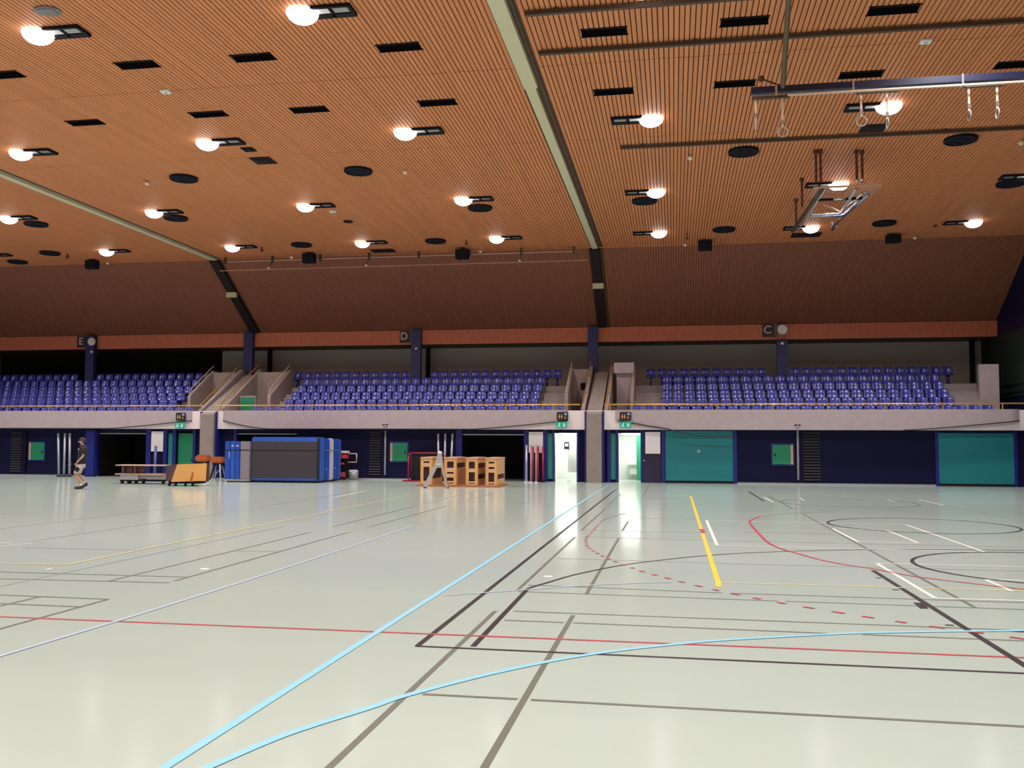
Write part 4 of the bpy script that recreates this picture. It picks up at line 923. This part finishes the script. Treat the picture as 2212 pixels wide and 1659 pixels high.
# --- big mats standing on a trolley
yf = 35.0; xa, xb = onY(542, 1000, yf).x, onY(690, 1000, yf).x; zt = onY(620, 944, yf).z; ztr = 0.06
t = thing('mat_trolley', 'low black trolley under the upright crash mats', 'trolley', ((xa+xb)/2, yf+1, 0))
MB().box((xa+0.05, yf+0.05, 0.035), (xb-0.05, yf+2.6, ztr)).build('platform', M_DARK, t)
for xx in (xa+0.3, xb-0.3):
    for yy in (yf+0.3, yf+2.3): MB().cyl((xx-0.03, yy, 0.03), (xx+0.03, yy, 0.03), 0.03, 14).build('castor', M_CABLE, t)
tk = [(0.62, M_MATB2, 'grey'), (0.5, M_MATB, ''), (0.48, M_MATW, 'white'), (0.42, M_MATB, ''), (0.45, M_MATB2, '')]
yy = yf
labs = ['blue crash mat showing its dark grey underside', 'blue crash mat right behind the grey faced one', 'white edged crash mat amid the blue ones', 'blue crash mat right behind the white edged one', 'blue crash mat nearest the navy wall']
for i, (th, m, k) in enumerate(tk):
    dz = 0 if i else 0.0
    s = thing('crash_mat', labs[i], 'mat', ((xa+xb)/2, yy+th/2, ztr))
    MB().box((xa, yy, ztr), (xb, yy+th-0.015, zt-(0.0 if i == 0 else 0.02+0.01*i))).build('cover', m, s, bevel=0.05)
    if i == 0:
        za = onY(620, 954, yf).z; zb_ = onY(620, 1033, yf).z
        MB().box((xa+0.04, yy-0.012, zb_), (xb-0.06, yy+0.02, za)).build('grey_underside', M_MATG, s)
        MB().box((xb-0.1, yy-0.02, zb_-0.08), (xb-0.02, yy+0.03, zt-0.04)).build('edge_binding', M_SHIRT, s)
        MB().box((xa-0.012, yy-0.022, 1.25), (xb+0.012, yy-0.006, 1.28)).build('strap', M_SHIRT, s)
    if i in (1, 3):
        MB().box((xb-0.01, yy+0.1, 0.5), (xb+0.012, yy+0.16, 0.56)).build('handle', M_MATW, s)
    if i < 4 and i > 0: MB().box((xb-0.01, yy, 1.26), (xb+0.014, yy+th-0.02, 1.29)).build('strap', M_MATL, s)
    yy += th
# --- small upright mats left of them
yf = 34.9; zt = onY(510, 953, yf).z
edges = [(485, 497, M_MATB, 'blue gym mat at the outer end of the small stack'), (497.5, 507, M_MATB2, 'light blue gym mat, second in the small stack'), (507.5, 518, M_MATB, 'blue gym mat with white straps beside the grey one'), (518.5, 539, M_MATL, 'light grey gym mat against the big crash mat')]
xs0 = onY(485, 1000, yf).x; xs1 = onY(539, 1000, yf).x
t = thing('mat_skid', 'grey low skid board under the small upright mats', 'trolley', ((xs0+xs1)/2, yf+0.5, 0))
MB().box((xs0, yf, 0.04), (xs1, yf+1.2, 0.12)).build('board', M_GREY, t); MB().box((xs0+0.1, yf+0.05, 0), (xs0+0.2, yf+1.1, 0.04)).box((xs1-0.2, yf+0.05, 0), (xs1-0.1, yf+1.1, 0.04)).build('runner', M_DARK, t)
for a, b, m, lab in edges:
    xa_, xb_ = onY(a, 1000, yf).x, onY(b, 1000, yf).x
    s = thing('gym_mat', lab, 'mat', ((xa_+xb_)/2, yf+0.5, 0.12))
    MB().box((xa_, yf, 0.12), (xb_-0.004, yf+1.2, zt)).build('cover', m, s, bevel=0.02)
    MB().box((xa_-0.002, yf-0.014, 1.26), (xb_, yf-0.002, 1.29)).build('strap', M_SHIRT, s)
    if m is not M_MATL and a > 490:
        MB().box((xa_+0.04, yf-0.016, 1.42), (xb_-0.05, yf-0.002, 1.47)).build('label_patch', M_MATW, s)
    if a < 490: MB().box((xb_-0.06, yf-0.016, 0.95), (xb_-0.01, yf-0.002, 1.22)).build('label_patch', M_SIGNB, s)
# --- red cleaning machine and bucket behind the mats
yb = 38.0; p = onY(745, 990, yb)
t = thing('cleaning_machine', 'red and black machine half hidden behind the blue mats', 'machine', (p.x, yb, 0))
MB().box((p.x-0.35, yb-0.2, 0.05), (p.x+0.12, yb+0.25, 0.75)).build('body', M_DARK, t, bevel=0.04)
MB().box((p.x-0.3, yb-0.22, 0.9), (p.x+0.12, yb+0.2, 1.1)).build('red_cover', M_REDL, t, bevel=0.03)
MB().box((p.x-0.3, yb-0.24, 1.13), (p.x+0.16, yb+0.2, 1.24)).build('white_lid', M_WHITE, t, bevel=0.03)
MB().box((p.x-0.28, yb-0.23, 0.66), (p.x+0.05, yb-0.19, 0.74)).box((p.x-0.28, yb-0.23, 0.14), (p.x+0.1, yb-0.19, 0.34)).build('red_panel', M_REDL, t)
MB().box((p.x-0.3, yb-0.1, 0.75), (p.x+0.05, yb+0.15, 1.14)).build('tank', M_DARK, t)
hx = p.x+0.12
MB().tube([(hx, yb, 1.12), (hx+0.4, yb, 1.12), (hx+0.4, yb, 0.76), (hx, yb, 0.76)], 0.025).build('handle', M_BEIGE, t, smooth=True)
for sx in (-0.25, 0.05): MB().cyl((p.x+sx, yb-0.23, 0.08), (p.x+sx, yb-0.18, 0.08), 0.08, 14).build('wheel', M_CABLE, t)
p = onY(763, 1024, 38.45)
t = thing('grey_bin', 'round grey lidded bin beside the red machine', 'bin', (p.x, 38.45, 0))
MB().cyl((p.x, 38.45, 0.01), (p.x, 38.45, 0.36), 0.2, 20, 0.23).build('drum', M_GREY, t, smooth=True); MB().cyl((p.x, 38.45, 0.36), (p.x, 38.45, 0.42), 0.235, 20, 0.15).build('lid', M_WHITE, t)
# --- red goal
yb = 37.5; a, b = onY(882, 1038, yb), onY(960, 979, yb)
t = thing('floorball_goal', 'red framed small goal with dark net leaning at the navy wall', 'goal', ((a.x+b.x)/2, yb, 0))
MB().tube([(a.x, yb, 0.03), (a.x, yb, b.z-0.12), (a.x+0.04, yb, b.z-0.04), (a.x+0.12, yb, b.z), (b.x-0.12, yb, b.z), (b.x-0.04, yb, b.z-0.04), (b.x, yb, b.z-0.12), (b.x, yb, 0.03)], 0.032).tube([(a.x-0.15, yb-0.3, 0.03), (a.x, yb, 0.03), (a.x, yb+0.45, 0.03), (b.x, yb+0.45, 0.03), (b.x, yb, 0.03)], 0.028).tube([(a.x-0.15, yb-0.3, 0.03), (b.x, yb-0.3, 0.03)], 0.025).tube([(a.x, yb+0.45, 0.03), (a.x+0.1, yb, b.z-0.02)], 0.02).build('frame', M_RED, t, smooth=True)
MB().hexa([(a.x+0.03, yb+0.4, 0.02), (b.x-0.03, yb+0.4, 0.02), (b.x-0.03, yb+0.41, 0.02), (a.x+0.03, yb+0.41, 0.02), (a.x+0.05, yb+0.05, b.z-0.05), (b.x-0.05, yb+0.05, b.z-0.05), (b.x-0.05, yb+0.06, b.z-0.05), (a.x+0.05, yb+0.06, b.z-0.05)]).build('net', M_NET, t)
# --- pole groups
def pole(px_b, py_b, px_t, py_t, yb, r, m, label, group=None, base=True, cap=None):
    a = onY(px_b, py_b, yb); b = onY(px_t, py_t, yb+0.3)
    t = thing('steel_pole', label, 'pole', (a.x, yb, 0), group)
    MB().cyl((a.x, yb, 0.03), (b.x, yb+0.3, b.z), r, 12).build('tube', m, t, smooth=True)
    if base: MB().cyl((a.x, yb, 0), (a.x, yb, 0.045), r*2.2, 16).build('base_plate', base if base is not True else M_DARK, t)
    MB().cyl((b.x, yb+0.3, b.z-0.001), (b.x, yb+0.3, b.z+0.02), r*1.1, 12).build('cap', M_GREY, t)
    if cap: MB().torus((a.x+(b.x-a.x)*0.3, yb+0.09, a.z+0.55), r*1.1, 0.02, 'z', 14, 6).box((a.x-0.02, yb+0.0, 0.5), (a.x+0.06, yb+0.09, 0.62)).build('winch', M_CHROME, t)
for pb, pt, c in ((127, 126, 0), (138, 140.5, 0), (150, 151, 1)):
    pole(pb, 1031, pt, 937, 38.2, 0.05, M_GREY, 'tall grey net pole, %s from the padded blue post' % ('third' if pb < 130 else 'second' if pb < 145 else 'first'), 'grey net poles by the blue post', cap=c)
for pb, pt in ((948, 946.5), (960, 962), (973, 977.5)):
    pole(pb, 1030, pt, 938, 38.25, 0.045, M_GREY, 'tall grey net pole behind the vaulting boxes, %s from the dark gate' % ('third' if pb < 950 else 'second' if pb < 965 else 'first'), 'grey net poles behind the boxes')
pole(1137, 1038, 1137.5, 962, 37.9, 0.045, M_ALU, 'silver pole with white foot beside the dark gate', base=M_WHITE)
for pb in (1147, 1158): pole(pb, 1039, pb, 963, 37.55, 0.035, mat('pale_rose_metal', (0.42, 0.28, 0.33), 0.4), 'slim pale pole before the red poles, %s from the silver pole' % ('first' if pb < 1150 else 'second'), 'pale poles before the red ones', base=M_WHITE)
for pb in (1151, 1162, 1173): pole(pb, 1036, pb, 965, 38.25, 0.045, M_RED, 'dark red pole below the white sheet, %s from the bright doorway' % ('third' if pb < 1155 else 'second' if pb < 1170 else 'first'), 'red poles under the white sheet')
pole(334, 1028, 336.5, 964, 38.1, 0.06, mat('slate_blue_metal', (0.1, 0.11, 0.3), 0.4), 'slate blue pole standing before a white sheet by benches')
# --- four vaulting boxes on a skid
yb = 33.3
zt = onY(1000, 988, yb).z
def vbox(px0, px1, holes, bands, lab):
    x0, x1 = onY(px0, 1040, yb).x, onY(px1, 1040, yb).x; dep = 1.55; z0 = 0.06; h = zt-z0
    t = thing('vaulting_box', lab, 'vaulting box', ((x0+x1)/2, yb+dep/2, 0.06))
    MB().box((x0-0.02, yb-0.03, zt-0.06), (x1+0.02, yb+dep+0.03, zt)).build('padded_top', M_BEECH, t, bevel=0.02)
    zz = lambda f: z0+(h-0.06)*(1-f)
    for xs_ in (x0, x1-0.05):
        for ys in (yb, yb+dep-0.07): MB().box((xs_, ys, z0), (xs_+0.05, ys+0.07, zt-0.06)).build('corner_post', M_HONEY, t)
    MB().box((x0+0.04, yb+0.05, z0), (x1-0.04, yb+dep-0.05, zt-0.07)).build('dark_inside', M_HOLE, t)
    prev = 0.0
    for f0, f1 in holes+[(1.0, 1.0)]:
        if f0-prev > 0.005:
            MB().box((x0+0.05, yb, zz(f0)), (x1-0.05, yb+0.03, zz(prev))).build('end_board', M_BEECH, t)
            MB().box((x0+0.05, yb+dep-0.03, zz(f0)), (x1-0.05, yb+dep, zz(prev))).build('end_board', M_BEECH, t)
        prev = f1
    for xs_ in (x0+0.05, x1-0.11): MB().box((xs_, yb+0.001, z0), (xs_+0.06, yb+0.029, zt-0.06)).build('end_stile', M_BEECH, t)
    prev = 0.0
    for f0, f1 in bands+[(1.0, 1.0)]:
        if f0-prev > 0.005:
            for xs_ in (x0+0.004, x1-0.034): MB().box((xs_, yb+0.07, zz(f0)), (xs_+0.03, yb+dep-0.07, zz(prev))).build('side_board', M_BEECH, t)
        prev = f1
    return x0, x1
b1 = vbox(908, 933.5, [(0.1, 0.16), (0.31, 0.85)], [(0.37, 0.76)], 'beech vaulting box with one tall opening behind the silver trestle')
b2 = vbox(959, 986, [(0.1, 0.34), (0.5, 0.56), (0.71, 0.84), (0.91, 0.94)], [(0.16, 0.35)], 'beech vaulting box with two slots below a square opening')
b3 = vbox(1006, 1032, [(0.1, 0.36), (0.5, 0.85), (0.91, 0.94)], [(0.16, 0.35), (0.58, 0.76)], 'beech vaulting box with two large end openings')
b4 = vbox(1048.5, 1074, [(0.1, 0.16), (0.3, 0.37), (0.51, 0.86), (0.92, 0.95)], [(0.58, 0.76)], 'beech vaulting box with two slots above a square opening')
t = thing('box_skid', 'flat reddish wooden board under the row of vaulting boxes', 'board', ((b1[0]+b4[1])/2, yb+0.6, 0))
MB().box((b1[0]-0.12, yb-0.06, 0.0), (b4[1]+0.12, yb+1.65, 0.055)).build('board', mat('reddish_board', (0.42, 0.18, 0.1), 0.5, var=0.1), t)
# --- silver A-shaped trestle
y1 = 32.2
tp = onY(950, 978, y1); la, lb = onY(919, 1053, y1), onY(966, 1053, y1); ml, mr = onY(937, 1010, y1), onY(958, 1010, y1)
t = thing('steel_trestle', 'silver A shaped steel trestle before the vaulting boxes', 'trestle', (tp.x, y1, 0))
MB().prism_y([(tp.x-0.06, tp.z), (tp.x+0.06, tp.z), (mr.x, mr.z), (ml.x, ml.z)], y1-0.03, y1+0.03).build('head_plate', M_ALU, t)
MB().bar((ml.x+0.05, y1, ml.z+0.02), (la.x, y1-0.05, 0.02), 0.05, 0.14).build('leg', M_ALU, t); MB().bar((mr.x-0.05, y1, mr.z+0.02), (lb.x, y1+0.05, 0.02), 0.05, 0.14).build('leg', M_ALU, t)
MB().ell((tp.x, y1, tp.z), 0.085, 0.07, 0.06).build('head_knob', M_WHITE, t, smooth=True)
c = onY(948, 1003, y1); MB().box((c.x-0.09, y1-0.05, c.z-0.02), (c.x+0.09, y1-0.03, c.z+0.02)).build('bolt_plate', M_WHITE, t)
MB().cyl((la.x, y1-0.05, 0), (la.x, y1-0.05, 0.03), 0.06).build('foot', M_DARK, t); MB().cyl((lb.x, y1+0.05, 0), (lb.x, y1+0.05, 0.03), 0.06).build('foot', M_DARK, t)

# ================================================================== PERSON walking left
px_c = onZ(174, 1056); PX, PYY = px_c.x, px_c.y
def W(fw, side, z): return Vector((PX-fw, PYY+side, z))      # forward is towards -x
def skin(name, chains, m, parent, root=(0, 0), sub=2):
    verts, edges, rad, key = [], [], [], {}
    for ch in chains:
        prev = None
        for (fw, sd, z, r1, r2) in ch:
            k = (round(fw, 3), round(sd, 3), round(z, 3))
            if k not in key: key[k] = len(verts); verts.append(W(fw, sd, z)-parent.location); rad.append((r1, r2))
            if prev is not None: edges.append((prev, key[k]))
            prev = key[k]
    me = bpy.data.meshes.new(name); me.from_pydata([tuple(v) for v in verts], edges, [])
    ob = bpy.data.objects.new(name, me); COL.objects.link(ob)
    sm = ob.modifiers.new('s', 'SKIN'); sm.use_smooth_shade = True
    for i, r in enumerate(rad): me.skin_vertices[0].data[i].radius = r
    me.skin_vertices[0].data[0].use_root = True
    ss = ob.modifiers.new('ss', 'SUBSURF'); ss.levels = sub; ss.render_levels = sub
    dg = bpy.context.evaluated_depsgraph_get(); nm = bpy.data.meshes.new_from_object(ob.evaluated_get(dg))
    bpy.data.objects.remove(ob); nm.materials.clear(); nm.materials.append(m)
    o = bpy.data.objects.new(name, nm); COL.objects.link(o); o.parent = parent; return o
person = thing('person', 'person in black t-shirt and pale shorts walking past the grey poles', 'person', (PX, PYY, 0))
hipz = 0.86
legF = [(0.0, 0, 0.93, .115, .115), (0.02, -0.1, 0.84, .09, .1), (0.1, -0.11, 0.64, .075, .08), (0.16, -0.11, 0.47, .056, .06), (0.06, -0.11, 0.3, .052, .056), (0.0, -0.11, 0.1, .036, .038), (0.06, -0.11, 0.05, .035, .034), (0.14, -0.115, 0.04, .034, .025)]
legB = [(0.0, 0, 0.93, .115, .115), (0.0, 0.1, 0.84, .09, .1), (0.05, 0.11, 0.64, .075, .08), (0.07, 0.11, 0.48, .056, .06), (-0.05, 0.11, 0.34, .052, .056), (-0.13, 0.11, 0.19, .036, .038), (-0.1, 0.11, 0.12, .035, .034), (-0.05, 0.115, 0.06, .034, .025)]
torso = [(0.0, 0, 0.93, .115, .115), (-0.02, 0, 1.08, .11, .11), (-0.03, 0, 1.25, .115, .115), (-0.04, 0, 1.38, .09, .09), (-0.03, 0, 1.46, .055, .055), (0.0, 0, 1.53, .052, .055), (0.02, 0, 1.6, .085, .08), (0.015, 0, 1.655, .08, .078)]
def arm(s, elbow, wrist, hand): return [(-0.04, 0, 1.38, .09, .09), (-0.04, s*0.165, 1.375, .047, .047), (elbow[0], s*0.225, elbow[1], .045, .045), (wrist[0], s*0.2, wrist[1], .03, .03), (hand[0], s*0.19, hand[1], .028, .04)]
body = skin('body', [torso, legF, legB, arm(-1, (-0.06, 1.12), (0.1, 0.93), (0.145, 0.87)), arm(1, (-0.05, 1.12), (0.06, 0.92), (0.09, 0.86))], M_SKIN, person)
# fingers and thumb
for s, h in ((-1, (0.145, 0.87)), (1, (0.09, 0.86))):
    g = MB()
    for i, (L, off) in enumerate(((0.06, -0.03), (0.07, -0.01), (0.066, 0.01), (0.05, 0.03))):
        a = W(h[0]+0.01+off*0.6, s*0.19+off*0.3, h[1]-0.02); b = W(h[0]+0.03+off*0.8, s*0.19+off*0.3, h[1]-0.02-L*0.6); c = W(h[0]+0.015+off*0.8, s*0.19+off*0.3, h[1]-0.02-L)
        g.cyl(a, b, 0.009, 8).cyl(b, c, 0.008, 8, 0.006)
    a = W(h[0]+0.03, s*0.17, h[1]+0.0); g.cyl(a, W(h[0]+0.055, s*0.165, h[1]-0.03), 0.01, 8).cyl(W(h[0]+0.055, s*0.165, h[1]-0.03), W(h[0]+0.055, s*0.165, h[1]-0.055), 0.009, 8, 0.007)
    g.build('fingers', M_SKIN, body, smooth=True)
MB().ell(W(0.098, 0, 1.585), 0.024, 0.016, 0.024, 10, 6).build('nose', M_SKIN, body, smooth=True)
for sd in (-1, 1):
    MB().ell(W(0.0, sd*0.08, 1.59), 0.022, 0.012, 0.032, 10, 6).build('ear', M_SKIN, body, smooth=True)
    MB().ell(W(0.086, sd*0.035, 1.612), 0.01, 0.012, 0.008, 8, 6).build('eye', M_SHIRT, body, smooth=True)
MB().ell(W(0.088, 0, 1.549), 0.012, 0.024, 0.006, 10, 6).build('mouth', M_LEATH, body, smooth=True)
MB().ell(W(-0.01, 0, 1.635), 0.103, 0.09, 0.1, 18, 10, -0.2, 1.0).ell(W(-0.04, 0, 1.6), 0.075, 0.083, 0.075, 16, 8).build('hair', M_HAIR, person, smooth=True)
def loft(rings, n=20):
    g = MB(); k = 0
    for (fw, sd, z, rf, rs) in rings:
        for i in range(n):
            t = 2*math.pi*i/n; g.v.append(tuple(W(fw+rf*math.cos(t), sd+rs*math.sin(t), z)))
    for j in range(len(rings)-1):
        for i in range(n): g.f.append((j*n+i, j*n+(i+1) % n, (j+1)*n+(i+1) % n, (j+1)*n+i))
    m = len(rings); g.f += [tuple(range(n)), tuple(range((m-1)*n, m*n))]
    return g
loft([(0.005, 0, 0.84, .15, .19), (0.0, 0, 0.93, .152, .19), (-0.015, 0, 1.05, .145, .18), (-0.03, 0, 1.2, .148, .195), (-0.04, 0, 1.32, .142, .205), (-0.042, 0, 1.39, .125, .2), (-0.04, 0, 1.435, .1, .16), (-0.035, 0, 1.47, .07, .085), (-0.03, 0, 1.485, .062, .066)]).build('tshirt', M_SHIRT, person, smooth=True)
for sd in (-1, 1):
    loft([(-0.053, sd*0.232, 1.19, .066, .06), (-0.048, sd*0.222, 1.26, .07, .064), (-0.043, sd*0.2, 1.34, .075, .066), (-0.04, sd*0.165, 1.41, .066, .05), (-0.04, sd*0.13, 1.435, .05, .03)]).build('sleeve', M_SHIRT, person, smooth=True)
sh = loft([(0.01, 0, 0.68, .06, .06), (0.01, 0, 0.72, .13, .17), (0.01, 0, 0.8, .148, .188), (0.0, 0, 0.9, .14, .178), (0.0, 0, 0.95, .135, .17)]).build('shorts', M_SHORT, person, smooth=True)
loft([(0.135, -0.112, 0.52, .098, .092), (0.12, -0.112, 0.58, .1, .094), (0.07, -0.105, 0.7, .112, .1), (0.03, -0.095, 0.8, .12, .1)]).build('short_leg', M_SHORT, sh, smooth=True)
loft([(0.075, 0.112, 0.52, .098, .092), (0.068, 0.112, 0.58, .1, .094), (0.04, 0.105, 0.7, .112, .1), (0.01, 0.095, 0.8, .12, .1)]).build('short_leg', M_SHORT, sh, smooth=True)
MB().ell(W(0.12, -0.2, 0.66), 0.075, 0.018, 0.085, 14, 8).build('dark_panel', M_SHIRT, sh, smooth=True)
MB().ell(W(0.1, -0.06, 1.33), 0.02, 0.05, 0.03, 12, 6).build('chest_print', M_WHITE, person, smooth=True)
for fw, sd, z, rt in ((0.06, -0.11, 0.05, 0.0), (-0.1, 0.11, 0.1, 0.55)):
    R = Matrix.Translation(W(fw, sd, z)) @ Matrix.Rotation(-rt, 4, 'Y')
    g = MB().ell((0, 0, 0), 0.14, 0.05, 0.046, 18, 8)
    g.v = [tuple(R @ Vector(v)) for v in g.v]; sho = g.build('shoe', M_SHOE, person, smooth=True)
    g = MB().prism_z([(0.125*math.cos(i*math.pi/9), 0.043*math.sin(i*math.pi/9)) for i in range(18)], -0.05, -0.028); g.v = [tuple(R @ Vector(v)) for v in g.v]; g.build('sole', M_CABLE, sho)
    g = MB().ell((0.07, 0, 0.035), 0.06, 0.046, 0.05, 14, 8); g.v = [tuple(R @ Vector(v)) for v in g.v]; g.build('heel_collar', M_SHOE, sho, smooth=True)
    g = MB().cyl((0.062, 0, 0.06), (0.06, 0, 0.11), 0.045, 14); g.v = [tuple(R @ Vector(v)) for v in g.v]; g.build('sock', M_WHITE, person, smooth=True)
person.rotation_euler.z = math.radians(33)      # he walks across the line of sight, not along the wall
